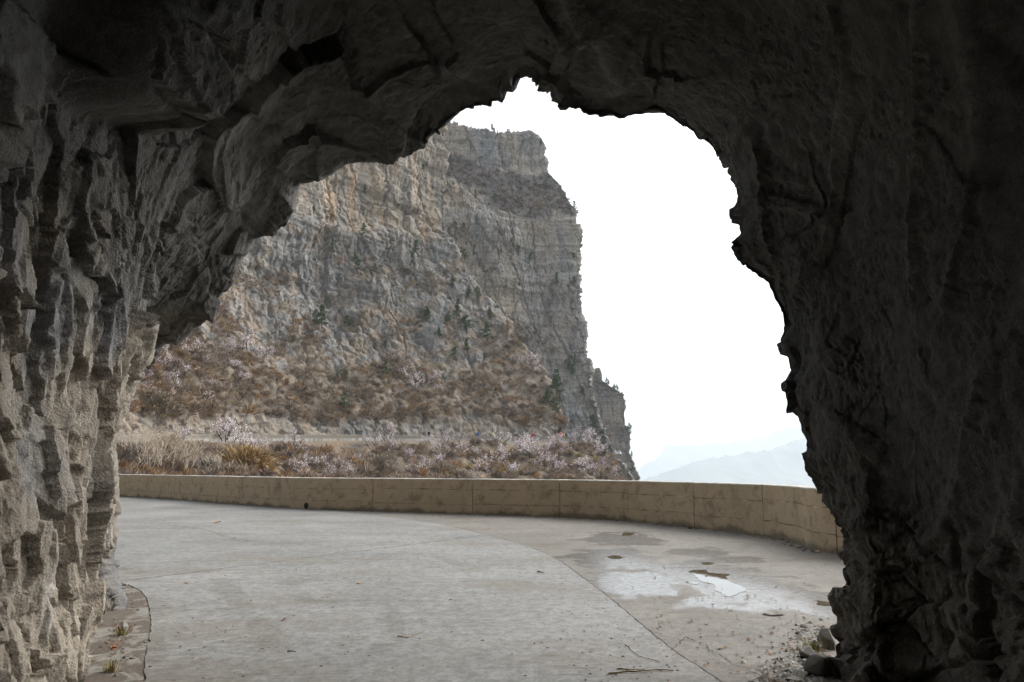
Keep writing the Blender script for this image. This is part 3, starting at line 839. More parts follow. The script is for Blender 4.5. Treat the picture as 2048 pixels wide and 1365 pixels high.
# ---- far buttress
B_R = lin([240, 262, 272, 290, 338, 346, 368, 395, 420, 440, 480, 520, 560, 592, 650, 700, 740, 790, 830, 880, 920, 957, 1010],
          [1058, 1060, 1066, 1084, 1096, 1100, 1118, 1134, 1149, 1150, 1161, 1160, 1158, 1157, 1166, 1174, 1183, 1197, 1207, 1226, 1250, 1277, 1300])
B_T = lin([800, 893, 902, 915, 930, 960, 1000, 1025, 1042, 1052, 1060, 1068], [232, 240, 246, 246, 257, 265, 270, 268, 264, 261, 264, 272])
def B_depth(px, py):
    y = np.interp(py, [230, 335, 345, 430, 440, 650, 700, 880, 1000], [246, 242, 236, 220, 217, 211, 208, 204, 198])
    return y + 0.05 * (px - 1000)
def B_disp(p, px, py, N):
    d, w, st = rock_disp(p, 1.1, 200, 0.45, 0.0)
    ledge_t = np.interp(px, [880, 960, 1030, 1100], [285, 332, 346, 352]); ledge_b = np.interp(px, [880, 950, 1000, 1060, 1120, 1150], [345, 372, 418, 432, 420, 440])
    veg = sstep(-8, 8, py - ledge_t + 10 * w[:, 0]) * sstep(12, -6, py - ledge_b + 16 * w[:, 1])
    rk = sstep(0.1, 0.4, fbm(p * [0.08, 0.08, 0.2], 3, 231)) * (px > 1040) * (py < 385)
    veg = veg * (1 - 0.7 * rk)
    foot = sstep(1090, 1020, px + 25 * w[:, 0]) * sstep(640, 670, py + 16 * w[:, 1])
    veg = np.maximum(veg, foot)
    d = d * (1 - 0.5 * veg)
    n1 = fbm(p * [0.09, 0.09, 0.02], 4, 240); n2 = fbm(p * [0.3, 0.3, 0.05], 4, 241); n3 = fbm(p * 0.09, 4, 242)
    rgb = mixc(np.broadcast_to(GREY * 1.12, p.shape), TAN * 1.05, np.clip(0.45 + 0.9 * n1, 0, 1))
    rgb = mixc(rgb, DARK * 1.3, sstep(0.05, 0.5, -n2) * 0.7)
    rgb = mixc(rgb, PALE, sstep(0.1, 0.5, n3) * 0.4)
    rgb = rgb * 1.14
    rgb = mixc(rgb, np.array([0.115, 0.10, 0.096]), veg * 0.92)
    for cx, cyy, rx, ry in ((1212, 894, 11, 8), (1244, 907, 7, 8)):
        e = ((px - cx) / rx) ** 2 + ((py - cyy) / ry) ** 2
        d = d - 6.0 * sstep(1.3, 0.5, e)
    return d, rgb
meB, atB, gB = relief('cliff', lin([0, 2000], [840, 840]), B_R, B_T, lambda x: 1005 + 0 * x, B_depth, 370, 520, B_disp, wrap=60, back=80)
cliff_b = add_obj('cliff', meB, cliff_mat('far_cliff_rock', 0.9), kind='structure', label='sheer pale cliff buttress with a scrubby ledge below its flat brow', cat='cliff')

# ---- rock needle behind it
C_R = lin([730, 737, 745, 760, 766, 772, 780, 790, 800, 830, 860, 866, 885, 905, 915, 935, 957, 1010], [1199, 1202, 1205, 1206, 1213, 1222, 1236, 1247, 1250, 1252, 1252, 1262, 1261, 1262, 1268, 1271, 1280, 1300])
C_L = lin([730, 740, 758, 800, 1010], [1192, 1190, 1189, 1170, 1150])
def C_disp(p, px, py, N):
    d, w, st = rock_disp(p, 1.0, 300, 0.6, 0.0)
    n1 = fbm(p * [0.1, 0.1, 0.04], 4, 340); n3 = fbm(p * 0.1, 4, 342)
    rgb = mixc(np.broadcast_to(GREY * 0.95, p.shape), TAN * 0.9, np.clip(0.35 + 0.9 * n1, 0, 1))
    rgb = mixc(rgb, DARK, sstep(0.0, 0.4, -n3) * 0.6)
    veg = np.maximum(sstep(756, 762, py) * sstep(800, 770, py + 12 * w[:, 0]), sstep(845, 855, py) * sstep(885, 870, py) * (px < 1240))
    rgb = mixc(rgb, np.array([0.14, 0.125, 0.115]), veg * 0.7)
    return d * 0.8, rgb
meC, atC, gC = relief('rock_needle', C_L, C_R, lambda x: 735 + 0 * x, lambda x: 1005 + 0 * x, lambda px, py: 300 + 0.02 * (900 - py) + 0 * px, 110, 280, C_disp, wrap=40, back=0)
needle = add_obj('rock_needle', meC, cliff_mat('needle_rock', 0.8), kind='structure', label='stepped rock pinnacle standing behind the big cliff', cat='rock pinnacle')

# ---- lower slope between our parapet and the far road
far_wall_px = [(-60, 880, 52), (120, 876, 57), (230, 873, 63), (290, 868.5, 68), (420, 868.5, 80), (500, 869, 92), (620, 870, 103), (720, 870.5, 112), (820, 871.5, 119), (900, 871.5, 126), (960, 872, 130), (1040, 874.5, 136), (1100, 874, 140), (1145, 873.5, 143)]
fw = np.array(far_wall_px)
fw_top = lambda x: np.interp(x, fw[:, 0], fw[:, 1])
fw_Y = lambda x: np.interp(x, fw[:, 0], fw[:, 2])
H_R = lin([860, 872, 880, 895, 915, 935, 957, 1010, 1100], [1140, 1146, 1166, 1190, 1215, 1236, 1254, 1290, 1340])
H_T = lambda x: np.where(x < 1146, fw_top(x) + 0.92 * F / np.maximum(fw_Y(x), 40), 873.5 + 9)
def H_depth(px, py):
    top = np.interp(px, np.r_[fw[:, 0], 1200, 1260], np.r_[fw[:, 2], 146, 150]); bot = np.interp(px, [-60, 230, 500, 800, 1130, 1250, 1340], [42, 47, 60, 80, 108, 124, 130])
    v = np.clip((py - 880) / 100.0, 0, 1.3)
    return top - 0.35 + (bot - top) * v ** 0.9
def H_disp(p, px, py, N):
    w = fbm(p * 0.09, 4, 400)
    d = (1.5 * w + 0.5 * perlin(p * 0.5, 401) + 0.2 * perlin(p * 1.6, 402)) * sstep(882, 893, py)
    rgb = mixc(np.broadcast_to(SCRUB, p.shape), np.array([0.20, 0.15, 0.095]), sstep(-0.1, 0.35, fbm(p * 0.2, 4, 403)))
    rgb = mixc(rgb, GREY * 0.8, sstep(0.2, 0.45, fbm(p * 0.3, 4, 404)) * 0.7)
    return d, rgb
meH, atH, gH = relief('hillside', lin([0, 2000], [-60, -60]), H_R, H_T, lambda x: 1060 + 0 * x, H_depth, 420, 150, H_disp, wrap=30)
mH = NT('hillside_earth')
c = mH.mix(1.0, mH.attr(), mH.ramp(mH.noise(1.5, 7, 0.7), [(0.3, 0.55), (0.7, 1.4)]), 'MULTIPLY')
mH.color(c); mH.rough(0.95); mH.bump(mH.noise(3, 7, 0.7), 0.8, 0.3)
hill = add_obj('hillside', meH, mH.m, kind='structure', label='brown scrub hillside falling away below the far road', cat='hillside')

# ---- valley floor and the ranges beyond
gp = [(-9000, -9000), (9000, -9000), (9000, 9000), (-9000, 9000)]
nn = 61
gx, gy = np.meshgrid(np.linspace(-9000, 9000, nn), np.linspace(-9000, 9000, nn))
gv = np.stack([gx.ravel(), gy.ravel(), np.full(nn * nn, -150.0)], 1)
gv[:, 2] += 18 * fbm(gv * [0.001, 0.001, 0], 3, 450)
ground = add_obj('ground', mesh_from('ground', gv, grid_faces(nn, nn), True), plain('valley_floor', (0.12, 0.12, 0.09), 0.95, 0.3, 0.01), kind='structure', label='valley floor far below the road', cat='ground')
mat_mtn = NT('mountain_rock')
c = mat_mtn.mix(mat_mtn.ramp(mat_mtn.noise(0.006, 7, 0.6, mat_mtn.vec((1, 1, 0.6))), [(0.35, 0.0), (0.65, 1.0)]), (0.15, 0.155, 0.15), (0.20, 0.20, 0.195))
mat_mtn.color(c); mat_mtn.rough(0.95); mat_mtn = mat_mtn.m
def mountain(outline, Y0, drop, seed, label):
    o = np.array(outline, float)
    def disp(p, px, py, N):
        d = 40 * fbm(p * 0.002, 3, seed) + 12 * ridged(p * [0.004, 0.004, 0.0015], 2, seed + 9)
        return d, np.broadcast_to(GREY, p.shape)
    T = lambda x: np.interp(x, o[:, 0], o[:, 1]) - 9 + 1.6 * np.interp(x, np.arange(1200, 2200, 3), np.random.RandomState(seed).normal(size=334))
    me, at, _ = relief('mountain', lin([0, 2000], [o[0, 0]] * 2), lin([0, 2000], [o[-1, 0]] * 2), T, lambda x: 985 + 0 * x, lambda px, py: Y0 - drop * np.clip((py - 870) / 110, 0, 1), 260, 60, disp, back=Y0 * 0.12)
    me.materials.clear(); me.polygons.foreach_set('use_smooth', np.ones(len(me.polygons), bool))
    return add_obj('mountain', me, mat_mtn, kind='structure', label=label, cat='mountain')
mountain([(1150, 1000), (1240, 975), (1285, 944), (1300, 934), (1311, 931), (1318, 927), (1328, 925), (1332, 905), (1345, 901), (1400, 903), (1425, 897), (1470, 895), (1500, 891), (1512, 886), (1535, 884), (1552, 874), (1585, 862), (1640, 856), (1700, 845), (1900, 840)], 6200, 600, 500, 'farthest pale blue mountain ridge fading into the haze')
mountain([(1200, 1010), (1300, 968), (1360, 948), (1390, 934), (1430, 924), (1470, 917), (1500, 914), (1540, 914), (1575, 905), (1600, 895), (1660, 885), (1800, 880)], 4300, 500, 520, 'lower blue mountain range in front of the farthest ridge')
# ================================================================== small builders
class MB:
    """collects vertices and faces for ONE mesh object"""
    def __init__(s): s.v = []; s.f = []; s.c = []
    def tube(s, pts, rad, sides=4, col=None):
        pts = [Vector(q) for q in pts]; base = len(s.v)
        for i, q in enumerate(pts):
            d = (pts[min(i + 1, len(pts) - 1)] - pts[max(i - 1, 0)])
            d = d.normalized() if d.length > 1e-9 else Vector((0, 0, 1))
            a = d.orthogonal().normalized(); b = d.cross(a)
            for k in range(sides):
                t = 2 * math.pi * k / sides
                s.v.append(tuple(q + (a * math.cos(t) + b * math.sin(t)) * rad[i])); s.c.append(col)
        for i in range(len(pts) - 1):
            for k in range(sides):
                a0 = base + i * sides + k; b0 = base + i * sides + (k + 1) % sides
                s.f.append((a0, b0, b0 + sides, a0 + sides))
        s.f.append(tuple(base + k for k in range(sides))[::-1])
        s.f.append(tuple(base + (len(pts) - 1) * sides + k for k in range(sides)))
    def tri(s, a, b, c, col=None):
        n = len(s.v); s.v += [tuple(a), tuple(b), tuple(c)]; s.c += [col] * 3; s.f.append((n, n + 1, n + 2))
    def quad(s, a, b, c, d, col=None):
        n = len(s.v); s.v += [tuple(a), tuple(b), tuple(c), tuple(d)]; s.c += [col] * 4; s.f.append((n, n + 1, n + 2, n + 3))
    def box(s, lo, hi, col=None):
        n = len(s.v)
        for z in (lo[2], hi[2]):
            for x, y in ((lo[0], lo[1]), (hi[0], lo[1]), (hi[0], hi[1]), (lo[0], hi[1])):
                s.v.append((x, y, z)); s.c.append(col)
        for f in ((0, 3, 2, 1), (4, 5, 6, 7), (0, 1, 5, 4), (1, 2, 6, 5), (2, 3, 7, 6), (3, 0, 4, 7)):
            s.f.append(tuple(n + k for k in f))
    def mesh(s, name, smooth=False):
        me = mesh_from(name, s.v, s.f, smooth)
        if s.c and s.c[0] is not None: color_attr(me, np.array(s.c, np.float32))
        return me

def rvec(r, s=1.0):
    while True:
        v = Vector((r.uniform(-1, 1), r.uniform(-1, 1), r.uniform(-1, 1)))
        if 0.05 < v.length <= 1: return v.normalized() * s

ORD = ['', 'first', 'second', 'third', 'fourth', 'fifth', 'sixth', 'seventh', 'eighth', 'ninth', 'tenth', 'eleventh', 'twelfth', 'thirteenth', 'fourteenth', 'fifteenth', 'sixteenth', 'seventeenth', 'eighteenth', 'nineteenth', 'twentieth']
def ordinal(n):
    if n <= 20: return ORD[n]
    tens = {2: ('twenty', 'twentieth'), 3: ('thirty', 'thirtieth'), 4: ('forty', 'fortieth'), 5: ('fifty', 'fiftieth'), 6: ('sixty', 'sixtieth')}
    a, b = divmod(n, 10)
    return tens[a][1] if b == 0 else tens[a][0] + '-' + ORD[b]

# ================================================================== FAR ROAD: its wall, its surface, cars and walkers
mat_fwall = NT('far_wall_concrete')
fm = mat_fwall
st = fm.noise(1.0, 5, 0.6, fm.vec((1.6, 1.6, 0.05)))
c = fm.mix(fm.ramp(st, [(0.40, 0.0), (0.62, 1.0)]), (0.40, 0.385, 0.355), (0.20, 0.185, 0.16))
c = fm.mix(fm.attr(), c, (0.19, 0.165, 0.135))  # brown upper band: shade painted into the concrete colour
fm.color(c); fm.rough(0.9); mat_fwall = fm.m
fwx = np.linspace(-60, 1145, 120)
fw_top3 = P(fwx, fw_top(fwx), fw_Y(fwx))
tn = np.gradient(fw_top3[:, :2], axis=0); tn /= np.linalg.norm(tn, axis=1, keepdims=True)
fnm = np.stack([tn[:, 1], -tn[:, 0]], 1); fnm *= np.sign(-(fw_top3[:, :2] * fnm).sum(1))[:, None]        # towards us
far_wall = bpy.data.objects.new('parapet_wall', None); COL.objects.link(far_wall)
far_wall['kind'] = 'thing'; far_wall['label'] = 'distant pale streaked concrete parapet of the road across the ravine'; far_wall['category'] = 'wall'
nseg = 8
for k in range(0, 119, nseg):
    j = min(k + nseg, 119)
    idx = np.arange(k, j + 1)
    q, nn_ = fw_top3[idx].copy(), fnm[idx]
    a = 0.02 / max(np.linalg.norm(q[-1, :2] - q[0, :2]), 0.1)
    q[0] = q[0] * (1 - a) + q[-1] * a; q[-1] = q[-1] * (1 - a) + q[0] * a
    b_ = MB(); prof = [(0.0, -2.4, 0), (0.0, -0.62, 0), (0.0, -0.45, 1), (0.01, -0.05, 1), (-0.02, 0, 1), (-0.3, 0, 0.2), (-0.33, -0.04, 1), (-0.33, -1.0, 1)]
    for i in range(len(idx)):
        for o_, z, cc in prof:
            b_.v.append((q[i, 0] + nn_[i, 0] * o_, q[i, 1] + nn_[i, 1] * o_, q[i, 2] + z)); b_.c.append((cc, cc, cc))
    nP = len(prof)
    b_.f = [tuple(x) for x in grid_faces(len(idx), nP)] + [tuple(range(nP)), tuple(range((len(idx) - 1) * nP, len(idx) * nP))[::-1]]
    add_obj('wall_panel', b_.mesh('wall_panel'), mat_fwall, far_wall)
inner = fw_top3.copy(); inner[:, :2] -= fnm * 0.33
outer_ = fw_top3.copy(); outer_[:, :2] -= fnm * 6.5
rv = np.concatenate([inner - [0, 0, 0.78], outer_ - [0, 0, 0.74]])
n = len(inner)
far_road = add_obj('road', mesh_from('road', rv, np.array([(i, i + 1, n + i + 1, n + i) for i in range(n - 1)])), mat_slab, kind='structure', label='narrow road cut along the foot of the far cliff', cat='road')

def far_spot(px, back=0.9):
    i = int(np.argmin(np.abs(fwx - px)))
    q = fw_top3[i].copy(); q[:2] -= fnm[i] * (0.33 + back)
    s = q[1] / fw_top3[i][1]
    q[0] = (px - 1024) / F * q[1] / (CP - SP * (682.5 - fw_top(px)) / F)
    q[2] = fw_top3[i][2] - 0.775
    return q

def person_mesh(walk):
    J = {'pel': (0, 0, .96, .13), 'sp': (0, 0.01, 1.15, .125), 'ch': (0, 0, 1.36, .14), 'nk': (0, 0.0, 1.50, .055), 'hd': (0, .02, 1.60, .085), 'ht': (0, .015, 1.69, .07), 'ns': (0, .115, 1.605, .014)}
    E = [('pel', 'sp'), ('sp', 'ch'), ('ch', 'nk'), ('nk', 'hd'), ('hd', 'ht'), ('hd', 'ns')]
    for s, sx in (('l', -1), ('r', 1)):
        st_ = (0.24 if walk else 0.04) * sx
        J['hp' + s] = (.10 * sx, 0, .90, .095); J['kn' + s] = (.10 * sx, st_ * .5 + .04, .50, .062); J['an' + s] = (.10 * sx, st_, .09, .042); J['to' + s] = (.11 * sx, st_ + .17, .035, .034)
        J['sh' + s] = (.19 * sx, 0, 1.42, .062); J['el' + s] = (.25 * sx, -.04 - st_ * .4, 1.14, .046); J['wr' + s] = (.24 * sx, .06 - st_ * .6, .92, .03); J['pm' + s] = (.24 * sx, .08 - st_ * .65, .85, .03)
        E += [('pel', 'hp' + s), ('hp' + s, 'kn' + s), ('kn' + s, 'an' + s), ('an' + s, 'to' + s), ('ch', 'sh' + s), ('sh' + s, 'el' + s), ('el' + s, 'wr' + s), ('wr' + s, 'pm' + s)]
        px_, py_, pz_, _ = J['pm' + s]
        for k in range(5):      # four unequal fingers and a thumb
            ln = (.045, .075, .085, .078, .06)[k]; oy = (.035, .022, .007, -.008, -.022)[k]
            J[f'f{k}a' + s] = (px_, py_ + oy, pz_ - (.0 if k == 0 else .03), .0095); J[f'f{k}b' + s] = (px_ - .012 * sx, py_ + oy * (1.8 if k == 0 else 1.15) + .004, pz_ - .03 - ln, .008)
            E += [('pm' + s, f'f{k}a' + s), (f'f{k}a' + s, f'f{k}b' + s)]
    names = list(J); ix = {n_: i for i, n_ in enumerate(names)}
    me = bpy.data.meshes.new('body'); me.from_pydata([J[n_][:3] for n_ in names], [(ix[a], ix[b]) for a, b in E], [])
    o = bpy.data.objects.new('body', me); COL.objects.link(o)
    md = o.modifiers.new('skin', 'SKIN'); md.use_smooth_shade = True
    for i, n_ in enumerate(names):
        sv = me.skin_vertices[0].data[i]; r_ = J[n_][3]; sv.radius = (r_ * (1.25 if n_ in ('ch', 'sp', 'pel') else 1), r_); sv.use_root = (n_ == 'pel')
    sub = o.modifiers.new('sub', 'SUBSURF'); sub.levels = 1
    dg = bpy.context.evaluated_depsgraph_get()
    out = bpy.data.meshes.new_from_object(o.evaluated_get(dg))
    bpy.data.objects.remove(o); bpy.data.meshes.remove(me)
    out.name = 'person'
    for _ in range(4): out.materials.append(None)
    for pl in out.polygons:
        x, y, z = pl.center
        pl.material_index = 3 if z < .1 else 1 if (z > 1.485 or (abs(x) > .19 and z < .91)) else 2 if z < .93 and abs(x) < .2 else 0
    return out
pm = [person_mesh(False), person_mesh(True)]
hairb = MB()
bm = bmesh.new(); bmesh.ops.create_uvsphere(bm, u_segments=12, v_segments=8, radius=0.105)
bmesh.ops.delete(bm, geom=[v for v in bm.verts if v.co.z < -0.005 and v.co.y > -0.02], context='VERTS')
hair_me = bpy.data.meshes.new('hair'); bm.to_mesh(hair_me); bm.free()
hair_me.materials.append(None)
_pc = {}
def cloth(c):
    if c not in _pc: _pc[c] = plain('cloth', c, 0.8, 0.12, 12)
    return _pc[c]
skin = plain('skin', (0.42, 0.27, 0.19), 0.6, 0.05)
PEOPLE = [(858, (0.025, 0.025, 0.035), (0.35, 0.10, 0.04), 'person in a dark jacket and rusty cap standing alone on the far road', 0, 0.9),
          (957, (0.06, 0.16, 0.50), (0.03, 0.025, 0.02), 'person in a bright blue jacket standing alone on the far road', 0, 0.9),
          (981, (0.02, 0.02, 0.025), (0.02, 0.02, 0.02), 'person in black walking beside the yellow-green jacket on the far road', 1, 1.2),
          (985, (0.38, 0.46, 0.05), (0.05, 0.03, 0.02), 'person in a yellow-green jacket on the far road', 0, 0.6),
          (1066, (0.55, 0.035, 0.025), (0.6, 0.57, 0.5), 'person in a red jacket and pale hat on the far road', 0, 0.7),
          (1070, (0.05, 0.14, 0.40), (0.03, 0.025, 0.02), 'person in blue walking close behind the red jacket', 1, 1.4),
          (1114, (0.60, 0.50, 0.06), (0.03, 0.025, 0.02), 'person in a yellow top at the near end of the group', 0, 0.9),
          (1117.5, (0.55, 0.22, 0.22), (0.05, 0.03, 0.02), 'person in a salmon top in the group by the cave mouth', 1, 0.6),
          (1121.5, (0.62, 0.03, 0.20), (0.55, 0.5, 0.45), 'person in a magenta jacket and pale hat in the group', 0, 0.55),
          (1125, (0.70, 0.68, 0.66), (0.03, 0.025, 0.02), 'person in a white top in the middle of the group', 0, 1.3),
          (1128, (0.62, 0.27, 0.04), (0.03, 0.025, 0.02), 'person in an orange jacket in the group by the cave mouth', 1, 0.7),
          (1131, (0.06, 0.035, 0.20), (0.45, 0.05, 0.05), 'person in a dark violet jacket and red cap in the group', 0, 0.6),
          (1134.5, (0.05, 0.42, 0.55), (0.03, 0.025, 0.02), 'person in a cyan jacket at the far end of the group', 1, 0.8)]
for i, (px, jc_, hc, lab, pose, bk) in enumerate(PEOPLE):
    q = far_spot(px, bk)
    o = bpy.data.objects.new('person', pm[pose]); COL.objects.link(o)
    o.location = q; o.rotation_euler = (0, 0, (i * 2.3) % 6.28)
    for k, mt in enumerate((cloth(jc_), skin, cloth((0.03, 0.035, 0.05)), cloth((0.04, 0.03, 0.025)))):
        o.material_slots[k].link = 'OBJECT'; o.material_slots[k].material = mt
    o['label'] = lab; o['category'] = 'person'
    o['group'] = 'walkers on the far road'
    h_ = bpy.data.objects.new('hair', hair_me); COL.objects.link(h_); h_.parent = o; h_.location = (0, 0.005, 1.645)
    h_.material_slots[0].link = 'OBJECT'; h_.material_slots[0].material = cloth(hc)

# the next bend of the road on the big buttress, with two cars going into its windows
lx = np.array([1176, 1190, 1203, 1216, 1228, 1240, 1252.0]); ly = np.array([904, 904, 904.5, 905.5, 908, 911, 915.0])
le = P(lx, ly, 195 + 0.03 * (lx - 1180)); li = P(lx, ly - 0.5, 209 + 0 * lx); li[:, 2] = le[:, 2]
lv = np.concatenate([le, li, le - [0, 0, 1.2], li - [0, 0, 3]]); n = len(lx)
lfc = [(i, i + 1, n + i + 1, n + i) for i in range(n - 1)] + [(i + 1, i, 2 * n + i, 2 * n + i + 1) for i in range(n - 1)]
add_obj('road', mesh_from('road', [tuple(x) for x in lv], lfc), mat_fwall, kind='structure', label='ledge of the far road under the buttress windows', cat='road').data.color_attributes.new('tint', 'FLOAT_COLOR', 'POINT')

car_paint = {k: plain('car_paint', c, 0.3, 0.03) for k, c in (('red', (0.5, 0.03, 0.02)), ('white', (0.7, 0.7, 0.68)))}
glass = plain('car_glass', (0.03, 0.035, 0.04), 0.08, 0.05); tyre_m = plain('tyre', (0.02, 0.02, 0.02), 0.85, 0.1); lamp_r = plain('lamp_red', (0.55, 0.02, 0.02), 0.25, 0.05); chrome = plain('rim_metal', (0.5, 0.5, 0.5), 0.3, 0.05)
def prism(mb, prof, x0, x1, inset=0.0):
    n = len(prof); b0 = len(mb.v)
    for x in (x0, x1):
        for (y, z) in prof: mb.v.append((x, y, z)); mb.c.append(None)
    mb.f += [tuple(range(b0, b0 + n)), tuple(range(b0 + n, b0 + 2 * n))[::-1]] + [(b0 + i, b0 + (i + 1) % n, b0 + n + (i + 1) % n, b0 + n + i) for i in range(n)]
def car(loc, rot, paint, label):
    root = bpy.data.objects.new('parked_car', None); COL.objects.link(root); root.location = loc; root.rotation_euler = (0, 0, rot)
    root['label'] = label; root['category'] = 'car'; root['group'] = 'cars on the far ledge road'
    b = MB(); prism(b, [(-2.15, .35), (2.1, .35), (2.15, .62), (2.0, .82), (0.95, .95), (-1.75, 1.0), (-2.15, .95), (-2.2, .6)], -.86, .86)
    me = b.mesh('body'); o = add_obj('body', me, car_paint[paint], root); bv = o.modifiers.new('bevel', 'BEVEL'); bv.width = .06; bv.segments = 2
    b = MB(); n0 = [(-1.75, .99), (-1.35, 1.45), (0.15, 1.47), (0.95, .95)]
    n1 = [(-1.55, 1.02), (-1.28, 1.40), (0.10, 1.42), (0.70, 1.0)]
    prism(b, n0, -.70, .70); o = add_obj('cabin', b.mesh('cabin'), car_paint[paint], root); bv = o.modifiers.new('bevel', 'BEVEL'); bv.width = .05; bv.segments = 2
    for s in (-1, 1):
        b = MB(); prism(b, n1, s * .69, s * .715); add_obj('side_window', b.mesh('side_window'), glass, root)
    b = MB(); b.quad((-.6, -1.70, 1.06), (.6, -1.70, 1.06), (.55, -1.40, 1.41), (-.55, -1.40, 1.41)); w_ = add_obj('rear_window', b.mesh('rear_window'), glass, root); w_.location = (0, -.03, .01)
    b = MB(); b.quad((.6, .90, 1.0), (-.6, .90, 1.0), (-.55, .22, 1.44), (.55, .22, 1.44)); w_ = add_obj('windscreen', b.mesh('windscreen'), glass, root); w_.location = (0, .03, .02)
    for s in (-1, 1):
        b = MB(); b.box((s * .55 - .2, -2.225, .68), (s * .55 + .2, -2.15, .88)); add_obj('taillight', b.mesh('taillight'), lamp_r, root)
        b = MB(); b.box((s * .6 - .17, 2.08, .62), (s * .6 + .17, 2.16, .76)); add_obj('headlight', b.mesh('headlight'), chrome, root)
        for y in (-1.35, 1.35):
            b = MB(); b.tube([(s * .68, y, .33), (s * .70, y, .33), (s * .86, y, .33), (s * .88, y, .33)], [.28, .33, .33, .28], 18); w_ = add_obj('wheel', b.mesh('wheel'), tyre_m, root)
            b = MB(); b.tube([(s * .875, y, .33), (s * .89, y, .33)], [.2, .18], 12); add_obj('rim', b.mesh('rim'), chrome, w_)
    return root
q1_ = P(1199, 904.5, 199.5); q1_[2] = np.interp(1199, lx, le[:, 2]); car(q1_, RAD(-12), 'white', 'small white car with red tail lamps by the larger cave window')
q2_ = P(1236, 909.2, 206.0); q2_[2] = np.interp(1236, lx, le[:, 2]); car(q2_, RAD(-12), 'white', 'small white car with red tail lamps near the farthest cave window')

# ================================================================== VEGETATION
rng = np.random.RandomState(11)
mat_twig = attr_mat('twigs', 0.9, 2.0, 0.3)
def blades(origins, scale, n, rng, colors, spread=1.0, width=0.05, up=0.75, inner=0.35):
    """n bare twigs for each bush: thin tapered blades radiating from the root"""
    m_ = len(origins)
    th = rng.rand(m_, n) * 2 * np.pi
    el = np.arcsin(np.clip(rng.rand(m_, n) ** up, 0, 0.999))
    dirv = np.stack([np.cos(th) * np.cos(el) * spread, np.sin(th) * np.cos(el) * spread, np.sin(el)], -1)
    r0 = rng.rand(m_, n, 1) * inner * scale[:, None, None]; ln = (0.45 + 0.55 * rng.rand(m_, n, 1)) * scale[:, None, None]
    o = origins[:, None, :] + dirv * r0 + rng.normal(size=(m_, n, 3)) * 0.06 * scale[:, None, None]
    tip = origins[:, None, :] + dirv * ln + rng.normal(size=(m_, n, 3)) * 0.10 * scale[:, None, None]
    side = np.cross(tip - o, rng.normal(size=(m_, n, 3))); side /= np.linalg.norm(side, axis=-1, keepdims=True) + 1e-9
    if not np.isscalar(width): width = width[:, None, None]
    wv = width * (0.6 + 0.8 * rng.rand(m_, n, 1)) * np.clip(scale[:, None, None], 0.5, 2)
    mid_ = o * 0.45 + tip * 0.55 + rng.normal(size=(m_, n, 3)) * 0.04 * scale[:, None, None]
    V = np.stack([o - side * wv * .5, mid_ + side * wv * .5, tip], 2).reshape(-1, 3)
    C = np.repeat(np.clip(colors[:, None, :] * (0.72 + 0.56 * rng.rand(m_, n, 1)), 0.01, 1).reshape(-1, 3), 3, 0)
    Fc = np.arange(len(V)).reshape(-1, 3)
    return V, Fc, C
def pick(grid, weight, n, rng):
    px, py, VV, NN = grid
    w = np.maximum(weight(px, py), 0).ravel(); w /= w.sum()
    i = rng.choice(len(w), n, p=w)
    return VV.reshape(-1, 3)[i], NN.reshape(-1, 3)[i], px.ravel()[i], py.ravel()[i]
TW = np.array([(0.24, 0.20, 0.17), (0.265, 0.205, 0.15), (0.30, 0.26, 0.22), (0.195, 0.16, 0.14), (0.30, 0.21, 0.13), (0.26, 0.225, 0.21), (0.275, 0.215, 0.155)])
def twig_colors(p, rng, warm=0.0):
    k = (fbm(p * 0.06, 2, 600) * 3 + 3 + rng.normal(size=len(p)) * 1.0).astype(int) % len(TW)
    return TW[k] * [1.06, 0.98, 0.88] * (1 + 0.12 * rng.normal(size=(len(p), 1)))
def wA(px, py):
    veg = sstep(-14, 14, py - veg_top(px)) * sstep(6, -8, py - cut_top(px)) * (px > 200)
    return veg
def wA2(px, py):      # scrub on the ledges of the grey face
    g = fbm(np.stack([px, py * 1.4, 0 * px], -1).reshape(-1, 3) * 0.012, 3, 610).reshape(px.shape)
    return sstep(0.05, 0.28, g) * sstep(440, 560, py) * sstep(6, -20, py - veg_top(px)) * (px > 420)
def wB(px, py):
    lt = np.interp(px, [880, 960, 1030, 1100], [288, 334, 346, 352]); lb = np.interp(px, [880, 950, 1000, 1060, 1120, 1150], [345, 372, 418, 432, 420, 440])
    ledge = sstep(-4, 6, py - lt) * sstep(8, -6, py - lb)
    foot = sstep(1090, 1030, px) * sstep(640, 668, py) * sstep(800, 760, py)
    g = fbm(np.stack([px, py, 0 * px], -1).reshape(-1, 3) * 0.02, 2, 611).reshape(px.shape)
    ledge2 = sstep(0.25, 0.4, g) * 0.25 * (py > 470) * (py < 880)
    brow = (np.abs(py - B_T(px)) < 5) * 0.8
    low = sstep(1180, 1200, px) * sstep(1235, 1215, px) * sstep(840, 850, py) * sstep(880, 872, py)
    return ledge + foot + ledge2 + brow + low
def wH(px, py):
    show = ((px > 430) & (px < 760)) | (px < 300) | ((px > 1010) & (px < 1075))
    return (px > 190) * (py < 985) * (py > H_T(px) + np.where(show, 24, 10)) * 1.0
def wC(px, py): return ((py > 758) & (py < 790) | (py > 845) & (py < 885)) * 1.0
Vs, Fs, Cs = [], [], []
nv_ = 0
